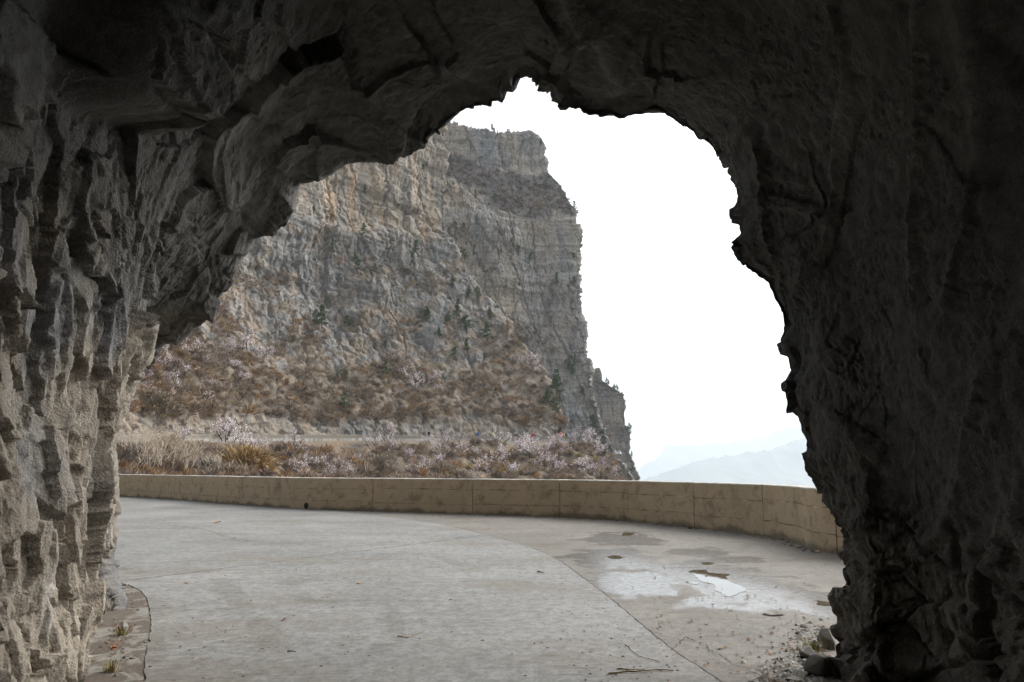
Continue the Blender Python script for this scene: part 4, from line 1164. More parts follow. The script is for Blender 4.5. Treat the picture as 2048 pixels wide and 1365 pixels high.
for grid, wf_, cnt, sz, nb, wd_ in ((gH, lambda x, y: wH(x, y) * (x > 560), 800, (0.7, 1.6), 170, 0.036), (gH, lambda x, y: wH(x, y) * (x <= 580), 480, (0.6, 1.3), 320, 0.027), (gA, wA, 1550, (0.6, 1.6), 140, 0.038), (gA, wA2, 1150, (0.4, 1.2), 70, 0.045), (gB, wB, 900, (0.7, 1.9), 70, 0.09), (gC, wC, 60, (0.8, 1.8), 50, 0.1)):
    o, nrm, px_, py_ = pick(grid, wf_, cnt, rng)
    s_ = sz[0] + (sz[1] - sz[0]) * rng.rand(cnt) ** 1.8
    v, f, c_ = blades(o - nrm * 0.1, s_, nb, rng, twig_colors(o, rng) * (0.72 if grid is gB else 1.0), 1.15, wd_ * np.clip(o[:, 1] / 110, 0.5, 1.6))
    Vs.append(v); Fs.append(f + nv_); Cs.append(c_); nv_ += len(v)
me = mesh_from('undergrowth', np.concatenate(Vs), np.concatenate(Fs)); color_attr(me, np.concatenate(Cs))
add_obj('undergrowth', me, mat_twig, kind='stuff', label='leafless grey-brown scrub covering the slopes and ledges', cat='undergrowth')
# dry grass
Vs, Fs, Cs = [], [], []; nv_ = 0
GR = np.array([(0.35, 0.26, 0.15), (0.33, 0.225, 0.125), (0.37, 0.30, 0.19), (0.28, 0.20, 0.125)])
def wG(px, py):
    g = fbm(np.stack([px, py * 1.6, 0 * px], -1).reshape(-1, 3) * 0.018, 3, 620).reshape(px.shape)
    return sstep(0.0, 0.25, g) * (wA(px, py) + 0.35 * wA2(px, py) + 0.22 * sstep(500, 560, py) * (py < veg_top(px)) * (px > 430))
def wGH(px, py):
    g = fbm(np.stack([px, py * 1.6, 0 * px], -1).reshape(-1, 3) * 0.02, 3, 621).reshape(px.shape)
    return sstep(0.05, 0.3, g + 0.15 * (px < 620)) * wH(px, py)
for grid, wf_, cnt in ((gA, wG, 1700), (gH, wGH, 900)):
    o, nrm, px_, py_ = pick(grid, wf_, cnt, rng)
    s_ = 0.35 + 0.55 * rng.rand(cnt) ** 1.5
    v, f, c_ = blades(o, s_, 52, rng, GR[rng.randint(0, 4, cnt)], 1.3, 0.055 * np.clip(o[:, 1] / 115, 0.4, 1.3), 1.2)
    Vs.append(v); Fs.append(f + nv_); Cs.append(c_); nv_ += len(v)
me = mesh_from('grass', np.concatenate(Vs), np.concatenate(Fs)); color_attr(me, np.concatenate(Cs))
add_obj('grass', me, mat_twig, kind='stuff', label='tufts of dry ochre grass on the slopes', cat='grass')

# ---- trees and shrubs one can tell apart
def branch(mb, r, start, d, length, rad, depth, tips, sides=3, wob=0.35, kids=3, droop=0.0, up=0.15):
    pts = [start]; q = Vector(start); dd = Vector(d).normalized(); n = 4
    for i in range(n):
        dd = (dd + rvec(r, wob * 0.5) + Vector((0, 0, up - droop))).normalized()
        q = q + dd * (length / n); pts.append(q.copy())
    mb.tube(pts, [rad * (1 - 0.6 * i / n) for i in range(n + 1)], sides)
    if depth <= 0:
        tips.append((pts[1], pts[-1])); return
    for k in range(kids):
        t_ = r.uniform(0.35, 1.0); i = min(n - 1, int(t_ * n)); s_ = pts[i].lerp(pts[i + 1], t_ * n - i)
        nd = (dd + rvec(r, 0.95)).normalized()
        branch(mb, r, s_, nd, length * r.uniform(0.5, 0.78), rad * 0.55, depth - 1, tips, sides, wob, kids, droop, up)
    tips.append((pts[2], pts[-1]))
bark = plain('dark_bark', (0.10, 0.078, 0.062), 0.9, 0.3); bark_pale = plain('pale_bark', (0.47, 0.40, 0.32), 0.9, 0.25)
PETAL = {'whitish pink': plain('petals_white', (0.80, 0.73, 0.745), 0.8, 0.12, 8), 'pale pink': plain('petals_pale', (0.72, 0.62, 0.645), 0.8, 0.12, 8), 'mauve pink': plain('petals_mauve', (0.58, 0.475, 0.50), 0.8, 0.15, 8)}
protos = []
for k in range(5):
    r = random.Random(100 + k); mb = MB(); tips = []
    for j in range(4 + k % 3):
        a = r.uniform(0, 6.28); branch(mb, r, Vector((0.08 * math.cos(a), 0.08 * math.sin(a), -0.15)), Vector((math.cos(a) * 0.75, math.sin(a) * 0.75, 1)), r.uniform(0.9, 1.4), 0.04, 2, tips, 3, 0.4, 3, 0.0, 0.05)
    fl = MB()
    for (a_0, b_0) in tips:
        for _ in range(r.choice((0, 2, 5, 10, 18))):
            c0 = a_0.lerp(b_0, r.uniform(0.1, 1.15)) + rvec(r, r.uniform(0.02, 0.22)); s_ = r.uniform(0.025, 0.06)
            u_ = rvec(r, s_); w_ = u_.cross(rvec(r, 1)); w_ = w_.normalized() * s_ if w_.length > 1e-6 else Vector((0, 0, s_))
            fl.quad(c0 - u_, c0 - w_, c0 + u_, c0 + w_)
    protos.append((mb.mesh('stems'), {nm: fl.mesh('blossom') for nm in PETAL}))
    protos[-1][0].materials.append(bark)
    for nm, me_ in protos[-1][1].items(): me_.materials.append(PETAL[nm])
BL_UP = [(273, 765, 1), (326, 716, 1.2), (331, 736, 1.1), (387, 712, 1.1), (367, 752, 1.1), (326, 770, 1), (341, 781, 1.2), (461, 702, 1.1), (467, 738, .8), (478, 760, .9), (499, 700, 1.3), (522, 716, 1.2), (426, 778, 1), (417, 801, .8),
         (794, 722, 1.2), (829, 726, 1.1), (814, 757, 1.2), (847, 772, 1.3), (866, 765, 1.2), (829, 778, 1), (879, 784, .9), (890, 748, .8), (1028, 728, 1.2), (1068, 731, 1.2), (1060, 738, 1.1), (1031, 748, 1), (1072, 748, 1), (1050, 771, .9), (1008, 781, 1.2),
         (999, 660, 1), (965, 640, .9), (625, 580, 1.1), (647, 602, .9), (885, 574, 1.2), (665, 634, .8), (350, 700, 1.3), (410, 730, 1), (300, 790, 1)]
BL_LO = [(364, 862, 1.3), (449, 862, 1.6), (464, 880, 1.5), (481, 897, 1.5), (493, 909, 1.4), (525, 924, 1.2), (590, 888, 1.2), (578, 910, 1.1), (596, 919, 1.2), (578, 942, 1.1), (610, 952, 1.2), (637, 945, 1.2), (654, 955, 1.1), (683, 942, 1.1), (698, 953, 1),
         (771, 891, 1.3), (780, 905, 1.1), (859, 888, 1.2), (882, 897, 1.4), (894, 884, 1), (925, 897, 1.2), (920, 909, 1), (818, 920, 1.1), (863, 918, .9), (895, 914, .9), (876, 935, 1), (845, 944, 1.3), (946, 910, 1), (1005, 893, 1.6), (1034, 901, 1.7), (1048, 906, 1.4),
         (996, 917, 1), (1058, 922, 1.7), (992, 938, 1.5), (958, 953, 1.2), (1087, 913, 1.3), (949, 940, .8), (1024, 947, 1), (1093, 933, 1.3), (1103, 896, 1.4), (1114, 901, 1.3), (1063, 918, 1.2), (1101, 936, 1.5), (1154, 880, 1.4), (1168, 886, 1.5), (1183, 897, 1.5), (1171, 951, 1.3),
         (1190, 947, 1.2), (1168, 941, 1), (1220, 938, 1.3), (1228, 949, 1.3), (1205, 915, 1.3), (1132, 912, 1.1), (740, 900, 1), (720, 925, .9), (810, 945, .9), (550, 945, 1), (1120, 950, 1.2), (1140, 890, 1.2)]
def place(root_name, parts, loc, rot, sc, label, cat, group, tilt=(0, 0)):
    root = bpy.data.objects.new(root_name, None); COL.objects.link(root)
    root.location = loc; root.rotation_euler = (tilt[0], tilt[1], rot); root.scale = (sc[0], sc[0], sc[1]) if isinstance(sc, tuple) else (sc, sc, sc)
    root['label'] = label; root['category'] = cat; root['group'] = group
    for nm, me_ in parts:
        o = bpy.data.objects.new(nm, me_); COL.objects.link(o); o.parent = root
    return root
rr_ = random.Random(5)
for lst, at_, where in ((BL_UP, atA, 'above the far road'), (BL_LO, atH, 'below the far road')):
    for i, (x, y, s) in enumerate(sorted(lst)):
        q, nrm = at_(x, y)
        tone_ = rr_.choice(['whitish pink', 'whitish pink', 'pale pink', 'pale pink', 'mauve pink']) if y < 1000 else ''
        st_me, fl_ = protos[rr_.randrange(5)]
        s2 = s * (1.0 + 0.25 * rr_.random()) * min(1.1, q[1] / 100)
        place('blossom_tree', [('stems', st_me), ('blossom', fl_[tone_])], q, rr_.uniform(0, 6.28), s2,
              f'{tone_} blossoming tree on the slope {where}, {ordinal(i + 1)} blossoming tree from left', 'blossom tree', 'blossoming trees on the slopes', (0.0, rr_.uniform(0.0, 0.3)))
# yellow-flowering shrubs
petal_y = plain('petals_yellow', (0.50, 0.36, 0.045), 0.8, 0.2, 8)
yprotos = []
for k in range(3):
    r = random.Random(200 + k); mb = MB(); tips = []
    for j in range(7):
        a = r.uniform(0, 6.28); branch(mb, r, Vector((0, 0, -0.1)), Vector((math.cos(a) * .8, math.sin(a) * .8, 1)), r.uniform(0.7, 1.2), 0.025, 1, tips, 3, 0.3, 3, 0.10)
    fl = MB()
    for (a_0, b_0) in tips:
        for _ in range(r.randint(3, 9)):
            c0 = a_0.lerp(b_0, r.uniform(0.2, 1.0)) + rvec(r, 0.05); s_ = r.uniform(0.035, 0.07); u_ = rvec(r, s_); w_ = u_.cross(rvec(r, 1)); w_ = w_.normalized() * s_ if w_.length > 1e-6 else Vector((0, 0, s_))
            fl.quad(c0 - u_, c0 - w_, c0 + u_, c0 + w_)
    a_, b_ = mb.mesh('stems'), fl.mesh('blossom'); a_.materials.append(bark); b_.materials.append(petal_y); yprotos.append((a_, b_))
YEL = [(1160, 906, 1), (1155, 919, 1), (1161, 930, 1.2), (1187, 926, 1.2), (1200, 942, 1.3), (1205, 952, 1.2), (1045, 948, 1.1), (1059, 949, 1), (1070, 957, 1), (1148, 926, .9), (946, 894, .8), (986, 907, .8), (963, 941, 1.1), (1017, 930, .8), (932, 943, .7), (942, 949, .9), (891, 955, .9), (998, 954, 1.1), (911, 943, .6), (980, 945, .8), (680, 905, .6), (860, 950, .6)]
for i, (x, y, s) in enumerate(sorted(YEL)):
    q, nrm = atH(x, y); a_, b_ = yprotos[i % 3]
    place('flowering_shrub', [('stems', a_), ('blossom', b_)], q, rr_.uniform(0, 6.28), s * 1.05, f'yellow flowering shrub on the slope below the far road, {ordinal(i + 1)} yellow one from left', 'shrub', 'yellow flowering shrubs')
# evergreens
needle_m = attr_mat('needles', 0.85, 3.0, 0.3)
cprotos = []
for k in range(4):
    r = random.Random(300 + k); mb = MB(); h = 5.0
    lean = Vector((r.uniform(-.08, .08), r.uniform(-.08, .08), 1))
    mb.tube([lean * t_ for t_ in (-0.4, 1.2, 2.6, 3.8, 4.7)], [.13, .11, .08, .05, .02], 5)
    cr = MB()
    for j in range(58 if k < 2 else 46):
        z = r.uniform(0.5, 4.9); rad = (1.25 if k < 2 else 1.6) * (1 - (z / 5.1) ** (1.3 if k < 2 else 2.2)) + 0.12
        a = r.uniform(0, 6.28); c0 = lean * z + Vector((math.cos(a), math.sin(a), 0)) * rad * r.uniform(0.3, 1.0)
        mb.tube([lean * (z - 0.25), c0], [.03, .01], 3)
        g_ = r.uniform(0.7, 1.35); col = (0.088 * g_, 0.122 * g_, 0.052 * g_)
        rr2 = r.uniform(0.32, 0.62)
        for _ in range(26):
            d_ = rvec(r, 1); d_.z = d_.z * 0.7 + 0.25; a1 = c0 + d_ * rr2 * r.uniform(0, 0.5); b1 = a1 + d_ * rr2 * r.uniform(0.5, 1.0); sd_ = d_.cross(rvec(r, 1)); sd_ = sd_.normalized() * 0.085 if sd_.length > 1e-6 else Vector((.085, 0, 0))
            cr.tri(a1 - sd_, a1 + sd_, b1, col)
    a_, b_ = mb.mesh('trunk'), cr.mesh('crown'); a_.materials.append(bark); b_.materials.append(needle_m); cprotos.append((a_, b_))
EV_A = [(621, 432, .45), (716, 478, .8), (661, 502, .6), (709, 548, .75), (712, 520, .5), (822, 510, .75), (846, 342, .5), (734, 384, .6), (795, 414, .5), (643, 655, 1.0), (634, 648, .7), (701, 652, .9), (745, 552, .6), (906, 575, .8), (936, 596, .8), (956, 600, .9), (855, 642, .9), (888, 655, 1.0), (908, 640, 1.2), (934, 665, 1.3),
        (877, 676, .5), (980, 640, .8), (976, 682, 1.2), (932, 702, .8), (775, 694, .6), (877, 676, .6), (908, 715, .8), (770, 752, .8), (689, 764, .5), (692, 815, .8), (672, 762, .4), (1110, 800, 1.5), (1126, 808, .6), (1091, 815, 1.0), (580, 690, .4), (1108, 830, .9)]
EV_B = [(928, 520, .9), (1038, 512, 1.0), (1000, 506, .7), (1064, 516, .8), (1091, 378, 1.0), (989, 402, .9), (1148, 428, .9), (1119, 388, .9), (1145, 520, .7), (1143, 570, .8), (1111, 570, .9), (983, 268, .8), (1081, 294, .8), (1060, 430, .7), (991, 632, .9), (1148, 750, .8), (1165, 790, .8), (1186, 856, 1.3), (1210, 872, .9), (1150, 720, .9), (1130, 400, .8), (950, 400, .8), (1140, 740, .9)]
EV_C = [(1213, 770, 1.2), (1217, 771, .9), (1229, 777, 1.0), (1236, 783, 1.1), (1246, 793, .7), (1258, 872, 1.8), (1264, 915, .8)]
for lst, at_, where, sm in ((EV_A, atA, 'on the near cliff and its slope', 0.68), (EV_B, atB, 'on the pale far buttress', 0.68), (EV_C, atC, 'on the stepped pinnacle', 0.55)):
    for i, (x, y, s) in enumerate(sorted(lst)):
        q, nrm = at_(x, y); a_, b_ = cprotos[rr_.randrange(4)]
        place('evergreen_tree', [('trunk', a_), ('crown', b_)], q + nrm * 0.55 * s, rr_.uniform(0, 6.28), (s * sm * rr_.uniform(1.0, 1.4), s * sm * rr_.uniform(.9, 1.25)), f'small dark evergreen growing {where}, {ordinal(i + 1)} evergreen from left there', 'evergreen', 'evergreens on the cliffs', (rr_.uniform(-.1, .1), rr_.uniform(-.1, .15)))
# bare shrubs just over the parapet
SHR = [(300, 957, 3.6, 'pale', 'tall pale bare shrub with long forked stems rising over the parapet near the left jamb'), (332, 957, 4.0, 'pale', 'tallest pale bare shrub, many stems, rising over the parapet'), (368, 957, 3.3, 'pale', 'pale bare shrub leaning towards the blossoms over the parapet'),
       (245, 955, 2.4, 'dark', 'dark bare shrub over the parapet right beside the left jamb'), (420, 958, 2.2, 'pale', 'low pale bare shrub over the parapet before the golden thicket'), (668, 937, 2.6, 'pale', 'lone forked pale sapling on the orange slope below the far road'), (770, 955, 3.0, 'dark', 'dark bare sapling over the middle of the parapet'), (800, 950, 2.4, 'pale', 'pale spreading bare shrub over the middle of the parapet'), (540, 957, 2.0, 'dark', 'small dark bare shrub at the end of the golden thicket')]
for k, (x, y, h, tone_, lab) in enumerate(SHR):
    r = random.Random(400 + k); mb = MB(); tips = []; fine = MB()
    for j in range(7 if k != 5 else 2):
        a = r.uniform(0, 6.28); branch(mb, r, Vector((.12 * math.cos(a), .12 * math.sin(a), -.2)), Vector((math.cos(a) * .55, math.sin(a) * .55, 1)), h * r.uniform(.58, .78), .046, 2, tips, 4, .22, 4, 0.0, 0.12)
    for (a_0, b_0) in tips:
        for _ in range(3):
            s0 = a_0.lerp(b_0, r.uniform(.3, 1)); dd = ((b_0 - a_0).normalized() + rvec(r, .7)).normalized() * r.uniform(.2, .5)
            fine.tube([s0, s0 + dd], [.012, .006], 3)
    q, nrm = atH(x, y)
    a_, b_ = mb.mesh('stems'), fine.mesh('twigs'); mt = bark_pale if tone_ == 'pale' else bark
    a_.materials.append(mt); b_.materials.append(mt)
    rt_ = place('bare_shrub', [('stems', a_), ('twigs', b_)], q, 0, 1.0, lab, 'shrub', 'bare shrubs over the parapet')
    for ch in rt_.children: ch['kind'] = 'stuff'
for x, y, w_, h_, nb, col, lab in ((490, 955, 3.2, 2.5, 4200, (0.36, 0.25, 0.125), 'golden brown dome of fine twigs behind the parapet'), (410, 952, 1.8, 1.5, 1800, (0.14, 0.125, 0.12), 'dense grey dome of twigs beside the golden thicket'), (540, 958, 1.6, 1.0, 900, (0.27, 0.19, 0.10), 'smaller golden brown thicket past the golden dome'),
                                   (318, 818, 2.0, 1.9, 1100, (0.235, 0.19, 0.135), 'arching straw-coloured thicket on the bank above the far road')):
    q, nrm = (atH if y > 860 else atA)(x, y)
    v, f, c_ = blades(np.array([[0, 0, 0.0]]), np.array([1.0]), nb, rng, np.array([col]), 1.0, 0.0075, .8, 0.85)
    v = v * [w_, w_, h_ * 1.25]
    me = mesh_from('twigs', v, f); color_attr(me, c_); me.materials.append(mat_twig)
    mb = MB(); r = random.Random(int(x)); tips = []
    for j in range(9):
        a = r.uniform(0, 6.28); branch(mb, r, Vector((0, 0, -.15)), Vector((math.cos(a), math.sin(a), .8)), w_ * .6, .025, 1, tips, 3, .2, 3, .08)
    sm_ = mb.mesh('stems'); sm_.materials.append(bark)
    place('twiggy_thicket', [('stems', sm_), ('twigs', me)], q, 0, 1.0, lab, 'thicket', 'thickets of fine twigs')

# ================================================================== STONES, RUBBLE, LITTER
def rock_mesh(name, r, dims, seed, sub=2):
    rs = np.random.RandomState(seed)
    co = rs.normal(size=(15, 3)); co /= np.linalg.norm(co, axis=1, keepdims=True); co *= rs.uniform(0.7, 1.05, size=(15, 1))
    co[:, 2] = np.maximum(co[:, 2], -0.6)
    bm = bmesh.new()
    for q in co: bm.verts.new(Vector(q * dims))
    h = bmesh.ops.convex_hull(bm, input=bm.verts[:])
    bmesh.ops.delete(bm, geom=[v for v in bm.verts if not v.link_faces], context='VERTS')
    bmesh.ops.bevel(bm, geom=bm.edges[:], offset=0.06 * min(dims), segments=1, affect='EDGES')
    me = bpy.data.meshes.new(name); bm.to_mesh(me); bm.free()
    me.transform(__import__('mathutils').Matrix.Translation((0, 0, -min(v.co.z for v in me.vertices) - dims[2] * 0.12)))
    return me
stone_m = NT('loose_stone'); c = stone_m.mix(stone_m.ramp(stone_m.noise(14, 5), [(0.35, 0), (0.65, 1)]), (0.15, 0.145, 0.135), (0.25, 0.23, 0.20)); stone_m.color(c); stone_m.rough(0.9); stone_m.bump(stone_m.noise(60, 5, .65), .7, .01); stone_m = stone_m.m
STONES = [(1645, 1350, (.15, .12, .11), 'largest grey block of rubble against the foot of the tunnel jamb'), (1622, 1318, (.13, .11, .08), 'grey lump of rubble under the grass tuft by the jamb'), (1655, 1296, (.12, .10, .12), 'upright grey rubble block touching the jamb above the grass tuft'),
          (1600, 1352, (.10, .07, .03), 'flat grey flake in the gravel beside the largest rubble block'), (1575, 1345, (.06, .04, .02), 'small flat chip at the outer edge of the gravel'), (1588, 1362, (.08, .06, .03), 'flat chip at the near edge of the gravel'), (1610, 1330, (.06, .05, .03), 'small grey chip between the grass tuft and the gravel'),
          (1546, 1231, (.115, .07, .022), 'flat pale stone slab lying alone on the damp apron'), (1413, 1249, (.05, .03, .015), 'thin dark stone lying alone right of the curved joint'), (1596, 1268, (.05, .03, .02), 'dark thin stone on the apron before the muddy patch'), (1608, 1254, (.06, .045, .025), 'brown clod on the apron near the jamb'),
          (1592, 1251, (.025, .02, .015), 'small reddish stone next to the brown clod'), (1563, 1322, (.03, .03, .02), 'small stone just outside the gravel patch'), (1553, 1328, (.025, .025, .018), 'small brown stone farthest from the jamb rubble'),
          (243, 1262, (.09, .07, .06), 'broken stone at the foot of the left tunnel wall'), (232, 1180, (.10, .07, .045), 'flat stone by the corner of the road slab at the left wall'), (250, 1172, (.06, .05, .03), 'small stone in the dirt by the slab corner'), (264, 1319, (.03, .03, .02), 'dark pebble on the left verge'), (249, 1318, (.035, .03, .02), 'dark pebble closest to the left wall on the verge'), (290, 1287, (.03, .025, .02), 'dark pebble on the slab edge by the left verge'),
          (1333, 1049, (.09, .06, .05), 'pale stone at the foot of the parapet'), (695, 1018, (.10, .07, .05), 'small stone at the parapet foot past the drain hole')]
for k, (x, y, dm, lab) in enumerate(STONES):
    q = G(x, y, 0.0)
    on_slab = 300 < x < 1330 and y > 1100
    o = add_obj('stone', rock_mesh('stone', None, dm, 11 + k * 7), stone_m, label=lab, cat='stone', group='loose stones on the road')
    o.location = (q[0], q[1], 0.012 if on_slab else 0.0); o.rotation_euler = (0, 0, k * 1.3)
HILL_STONES = [(250, 930, .55), (266, 936, .6), (240, 938, .45), (258, 922, .4), (280, 930, .35), (262, 945, .5)]
for k, (x, y, s) in enumerate(sorted(HILL_STONES)):
    q, nrm = atH(x, y)
    o = add_obj('boulder', rock_mesh('boulder', None, (s, s * .7, s * .6), 311 + k * 5), plain('boulder_stone', (0.30, 0.29, 0.275), .9, .3), label=f'grey boulder on the slope behind the bare shrubs, {ordinal(k + 1)} boulder from left', cat='boulder', group='boulders behind the parapet')
    o.location = q + nrm * 0.1
# gravel and litter
r = np.random.RandomState(21)
def bits(n, spots, smin, smax, colors, z, flat=0.5):
    V, Fc, C = [], [], []
    tet = np.array([(1, 0, -.2), (-.5, .87, -.2), (-.5, -.87, -.2), (0, 0, .9), (.1, .1, 1.0)])[:4]
    fcs = np.array([(0, 1, 3), (1, 2, 3), (2, 0, 3)])
    pos = []
    while len(pos) < n:
        x, y, sx, sy = spots[r.randint(len(spots))]
        xx, yy = x + r.normal() * sx, y + r.normal() * sy
        if yy < 1000 or yy > 1420: continue
        g_ = G(xx, yy); pos.append(g_)
    pos = np.array(pos); s = smin + (smax - smin) * r.rand(n) ** 3
    ang = r.rand(n) * 6.28; asp = 0.5 + r.rand(n)
    for i in range(n):
        cA, sA = math.cos(ang[i]), math.sin(ang[i])
        t_ = tet * [s[i] * asp[i], s[i], s[i] * flat] * (0.7 + 0.6 * r.rand(4, 1))
        t_ = np.stack([t_[:, 0] * cA - t_[:, 1] * sA, t_[:, 0] * sA + t_[:, 1] * cA, t_[:, 2]], 1) + pos[i]; t_[:, 2] += z
        Fc.append(fcs + 4 * i); V.append(t_); C.append(np.tile(colors[r.randint(len(colors))] * (0.7 + 0.6 * r.rand()), (4, 1)))
    return np.concatenate(V), np.concatenate(Fc), np.concatenate(C)
mat_bits = attr_mat('grit', 0.9, 30, 0.2)
cols = np.array([(0.10, 0.09, 0.08), (0.16, 0.13, 0.10), (0.20, 0.18, 0.16), (0.07, 0.055, 0.045), (0.17, 0.085, 0.04)])
v, f, c_ = bits(1300, [(1590, 1350, 45, 18), (1600, 1330, 30, 16), (1630, 1280, 25, 22), (1570, 1358, 30, 10)], .006, .045, np.array([(0.13, 0.12, 0.11), (0.22, 0.21, 0.19), (0.09, 0.08, 0.07), (0.30, 0.29, 0.27), (0.15, 0.11, 0.07)]), 0.004, .55)
me = mesh_from('gravel', v, f); color_attr(me, c_)
add_obj('gravel', me, mat_bits, kind='stuff', label='gravel and broken chips at the foot of the jamb', cat='gravel')
v1, f1_, c1 = bits(2600, [(1450, 1200, 130, 70), (1300, 1300, 120, 60), (1580, 1270, 50, 40), (1150, 1280, 220, 70), (700, 1230, 300, 90), (400, 1300, 120, 60), (900, 1120, 350, 40), (700, 1045, 300, 12), (1400, 1075, 120, 10)], .003, .026, cols, 0.012, .5)
me = mesh_from('debris', v1, f1_); color_attr(me, c1)
add_obj('debris', me, mat_bits, kind='stuff', label='specks of grit and crumbs scattered over the road', cat='debris')
v, f, c_ = bits(700, [(245, 1180, 18, 8), (250, 1262, 14, 8), (235, 1300, 12, 25), (265, 1200, 20, 14)], .004, .03, cols, 0.007, .5)
me = mesh_from('dirt', v, f); color_attr(me, c_)
add_obj('dirt', me, mat_bits, kind='stuff', label='crumbs of earth along the foot of the left wall', cat='dirt')
# grit along the foot of the parapet
pos = []
for _ in range(900):
    s = r.uniform(s_of(240, 993), joints[-2]); b_ = wl_at(s); d_ = np.abs(r.normal()) * .22 + .01
    tdir = wl_at(s + .05) - wl_at(s - .05); tdir /= np.linalg.norm(tdir); nn_ = np.array([tdir[1], -tdir[0]]); nn_ *= np.sign(((np.array([0, 5.0]) - b_) * nn_).sum())
    pos.append((*(b_ + nn_ * d_), 0.0105 if b_[0] < jc[0][0] else 0.0))
mb = MB()
for q in pos:
    s = r.uniform(.008, .05); a = r.uniform(0, 6.28); k = cols[r.randint(4)] * r.uniform(.45, 1.0)
    p3 = [Vector((q[0] + s * math.cos(a + t_), q[1] + s * math.sin(a + t_), q[2])) for t_ in (0, 2.1, 4.2)]; ap = Vector((q[0], q[1], q[2] + s * r.uniform(.2, .6)))
    for i in range(3): mb.tri(p3[i], p3[(i + 1) % 3], ap, tuple(k))
add_obj('dirt', mb.mesh('dirt'), mat_bits, kind='stuff', label='dark earth and moss crumbs along the foot of the parapet', cat='dirt')

# leaves, straws, grass
leaf_m = [plain('dry_leaf', c_, .8, .2, 30) for c_ in ((0.30, 0.13, 0.05), (0.34, 0.22, 0.11), (0.24, 0.15, 0.07))]
LEAVES = [(1494, 1199, .035, 0, 'rust brown leaf on the wet patch'), (1596, 1096, .10, 1, 'pale curled leaf at the parapet foot near the jamb'), (1630, 1105, .10, 1, 'pale curled leaf nearest the jamb under the parapet'), (1540, 1309, .03, 0, 'small orange leaf near the gravel'), (1441, 1298, .035, 1, 'tan leaf on the apron right of the cracks'), (228, 1297, .05, 0, 'orange leaf on the left verge beside the wall'),
          (1413, 1153, .03, 2, 'brown leaf at the upper edge of the puddle'), (372, 1169, .04, 0, 'orange leaf on the slab near the cross joint'), (718, 1170, .05, 1, 'straw-coloured leaf in the middle of the slab'), (432, 1047, .14, 1, 'yellowish leaf far out on the slab'), (566, 1244, .03, 0, 'rusty leaf on the brushed part of the slab')]
for k, (x, y, s, mi, lab) in enumerate(LEAVES):
    mb = MB(); n = 10; rr3 = random.Random(k)
    outl = [Vector((s * math.cos(t_) * (1 + .2 * math.sin(3 * t_ + k)), .55 * s * math.sin(t_), s * (.12 + .35 * math.cos(t_) ** 2 * rr3.uniform(.4, 1)))) for t_ in np.linspace(0, 2 * math.pi, n, endpoint=False)]
    mid_ = Vector((0, 0, .03 * s))
    for i in range(n): mb.tri(outl[i], outl[(i + 1) % n], mid_)
    mb.tube([Vector((-s, 0, .2 * s)), Vector((-1.6 * s, .1 * s, .3 * s))], [.03 * s, .02 * s], 3)
    o = add_obj('dry_leaf', mb.mesh('dry_leaf'), leaf_m[mi], label=lab, cat='leaf', group='dry leaves on the road')
    q = G(x, y); o.location = (q[0], q[1], .013 if 300 < x < 1200 else .003); o.rotation_euler = (0, 0, k * 1.7)
straw = plain('straw', (0.30, 0.22, 0.11), .8, .2, 20); stickm = plain('stick', (0.10, 0.075, 0.05), .9, .2)
for k, (pts, rad, mt, lab) in enumerate(([[(1217, 1347), (1260, 1344), (1330, 1340), (1347, 1341)], .007, straw, 'longer dry straw stalk lying on the near edge of the slab'], [[(1236, 1337), (1262, 1340), (1290, 1339)], .005, straw, 'shorter straw stalk crossing the longer one'], [[(1075, 1143), (1088, 1146)], .012, stickm, 'short dark stick near the curved joint'], [[(1250, 1290), (1275, 1312), (1320, 1325)], .003, stickm, 'thin curved wiry twig right of the slab centre'], [[(795, 1272), (815, 1276), (850, 1262)], .005, straw, 'small pale forked straw in the middle of the slab'], [[(575, 1302), (592, 1304)], .006, stickm, 'short dark stick low on the slab left of centre'])):
    q3 = [G(a, b, .0125 + rad) for a, b in pts]
    mb = MB(); q3 = resample(np.array(q3), 9); q3[1:-1, :2] += np.random.RandomState(k).normal(size=(7, 2)) * .008
    q3[:, 2] += np.abs(np.sin(np.linspace(0, 3.1, 9))) * .004
    mb.tube(q3, list(np.linspace(rad, rad * .5, 9)), 5)
    add_obj('dry_stalk', mb.mesh('dry_stalk'), mt, label=lab, cat='stalk', group='stalks and twigs on the road')
def tuft(x, y, n, h, cols_, lab, sp=.05, seed=0):
    rr3 = random.Random(seed); mb = MB()
    for _ in range(n):
        a = rr3.uniform(0, 6.28); d_ = rr3.uniform(0, sp); b0 = Vector((math.cos(a) * d_, math.sin(a) * d_ * .7, -.005)); ln = h * rr3.uniform(.4, 1)
        out = Vector((math.cos(a), math.sin(a), 0)) * ln * rr3.uniform(.2, .8)
        sd_ = Vector((-math.sin(a), math.cos(a), 0)) * .0035
        m1 = b0 + out * .4 + Vector((0, 0, ln * .7)); t1 = b0 + out + Vector((0, 0, ln * rr3.uniform(.6, 1)))
        col = cols_[rr3.randrange(len(cols_))]
        mb.quad(b0 - sd_, b0 + sd_, m1 + sd_ * .7, m1 - sd_ * .7, col); mb.tri(m1 - sd_ * .7, m1 + sd_ * .7, t1, col)
    o = add_obj('grass_tuft', mb.mesh('grass_tuft'), mat_bits, label=lab, cat='grass tuft', group='grass tufts on the road edge', kind='thing'); q = G(x, y); o.location = (q[0], q[1], .005)
GT = [(0.16, 0.17, 0.05), (0.24, 0.23, 0.08), (0.34, 0.28, 0.14), (0.11, 0.14, 0.04)]
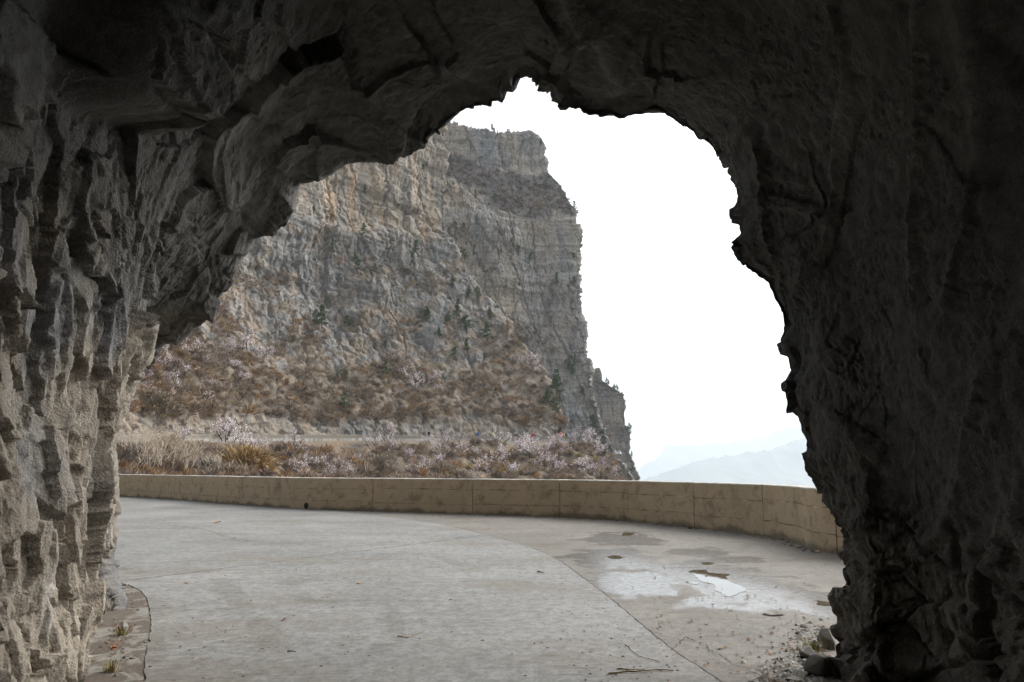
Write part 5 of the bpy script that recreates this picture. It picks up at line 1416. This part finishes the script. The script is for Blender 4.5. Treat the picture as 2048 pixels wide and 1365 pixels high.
tuft(1628, 1302, 110, .11, GT, 'larger tuft of green and straw grass at the jamb foot', .09, 1); tuft(1614, 1313, 60, .08, GT, 'small yellowing grass tuft in front of the larger one', .06, 2); tuft(1646, 1285, 60, .12, GT, 'pale thin grass tuft against the jamb', .05, 3)
tuft(240, 1272, 70, .10, GT[1:3] + [(0.2, .13, .06)], 'withered grass tuft at the foot of the left wall', .08, 4); tuft(222, 1345, 60, .12, GT[1:3] + [(0.2, .13, .06)], 'withered grass tuft nearest the camera on the left verge', .06, 5); tuft(1380, 1058, 60, .10, [(0.05, .055, .03), (0.1, .09, .05)], 'dark weed tuft growing out of the parapet foot', .12, 6)

# ================================================================== PUDDLES
water = NT('puddle_water'); water.color((0.075, 0.062, 0.045)); water.rough(0.02); water.b.inputs['IOR'].default_value = 1.33; water.b.inputs['Specular IOR Level'].default_value = 0.5
water.bump(water.noise(6, 2), 0.02, 0.01); water = water.m
def zz3(pts): return [(1200 + x / 4.096, 1040 + y / 4.096) for x, y in pts]
PUD = [(zz3([(725, 424), (762, 414), (860, 408), (890, 432), (965, 440), (1075, 446), (1030, 462), (1045, 500), (1090, 520), (1165, 550), (1197, 580), (1130, 605), (1060, 632), (1000, 620), (1004, 600), (930, 577), (962, 552), (900, 520), (830, 512), (800, 482), (772, 455)]), 'largest puddle, mirror bright, on the damp apron'),
       (zz3([(825, 352), (880, 346), (940, 360), (900, 370), (850, 367)]), 'small brown puddle between the largest one and the parapet'), (zz3([(178, 118), (200, 104), (265, 106), (285, 118), (240, 132), (190, 132)]), 'brown puddle closest to the parapet'),
       (zz3([(1770, 660), (1830, 668), (1880, 676), (1900, 704), (1840, 706), (1772, 690)]), 'brown puddle half hidden by the tunnel jamb'), (zz3([(60, 300), (110, 292), (165, 296), (190, 310), (140, 322), (90, 318)]), 'small bright puddle near the curved joint'), (zz3([(700, 512), (770, 508), (830, 520), (800, 532), (730, 524)]), 'sliver of water just below the largest puddle')]
for k, (pts, lab) in enumerate(PUD):
    q = np.array([G(a, b)[:2] for a, b in pts]); q = np.concatenate([q, q[:1]]); q = jag(q, .03, .035, 30 + k)[:-1]
    flat_poly('puddle', q, 0.0015, 0.0035, water, None, 'thing', label=lab, cat='puddle', group='puddles on the apron')
# drain hole in the parapet: solid near-black plug, its inner shade painted as colour
mb = MB(); dq = G(613, 1013); b_ = wl_at(s_of(613, 1019)); tdir = wl_at(s_of(613, 1019) + .05) - wl_at(s_of(613, 1019) - .05); tdir /= np.linalg.norm(tdir); nn_ = np.array([tdir[1], -tdir[0]]); nn_ *= np.sign(((np.array([0, 5.0]) - b_) * nn_).sum())
mb.tube([(*(b_ + nn_ * .035), .13), (*(b_ - nn_ * .1), .13)], [.12, .12], 12)
add_obj('drain_hole', mb.mesh('drain_hole'), plain('drain_shade', (0.015, 0.014, 0.012), .95, .2), parapet)
# ================================================================== HAZE
hb = bmesh.new(); bmesh.ops.create_cube(hb, size=1.0)
me = bpy.data.meshes.new('haze'); hb.to_mesh(me); hb.free()
hz = bpy.data.materials.new('haze_air'); hz.use_nodes = True
ht = hz.node_tree; ht.nodes.clear()
ho = ht.nodes.new('ShaderNodeOutputMaterial'); pv = ht.nodes.new('ShaderNodeVolumePrincipled')
pv.inputs['Color'].default_value = (0.84, 0.93, 1.0, 1); pv.inputs['Density'].default_value = 0.0002; pv.inputs['Anisotropy'].default_value = 0.2
ht.links.new(pv.outputs[0], ho.inputs['Volume'])
haze = add_obj('haze', me, hz, kind='stuff', label='thin pale haze filling the valley air', cat='haze')
ZT, ZB = 1050.0, -190.0
haze.scale = (19000, 19000, ZT - ZB); haze.location = (0, 0, (ZT + ZB) / 2)
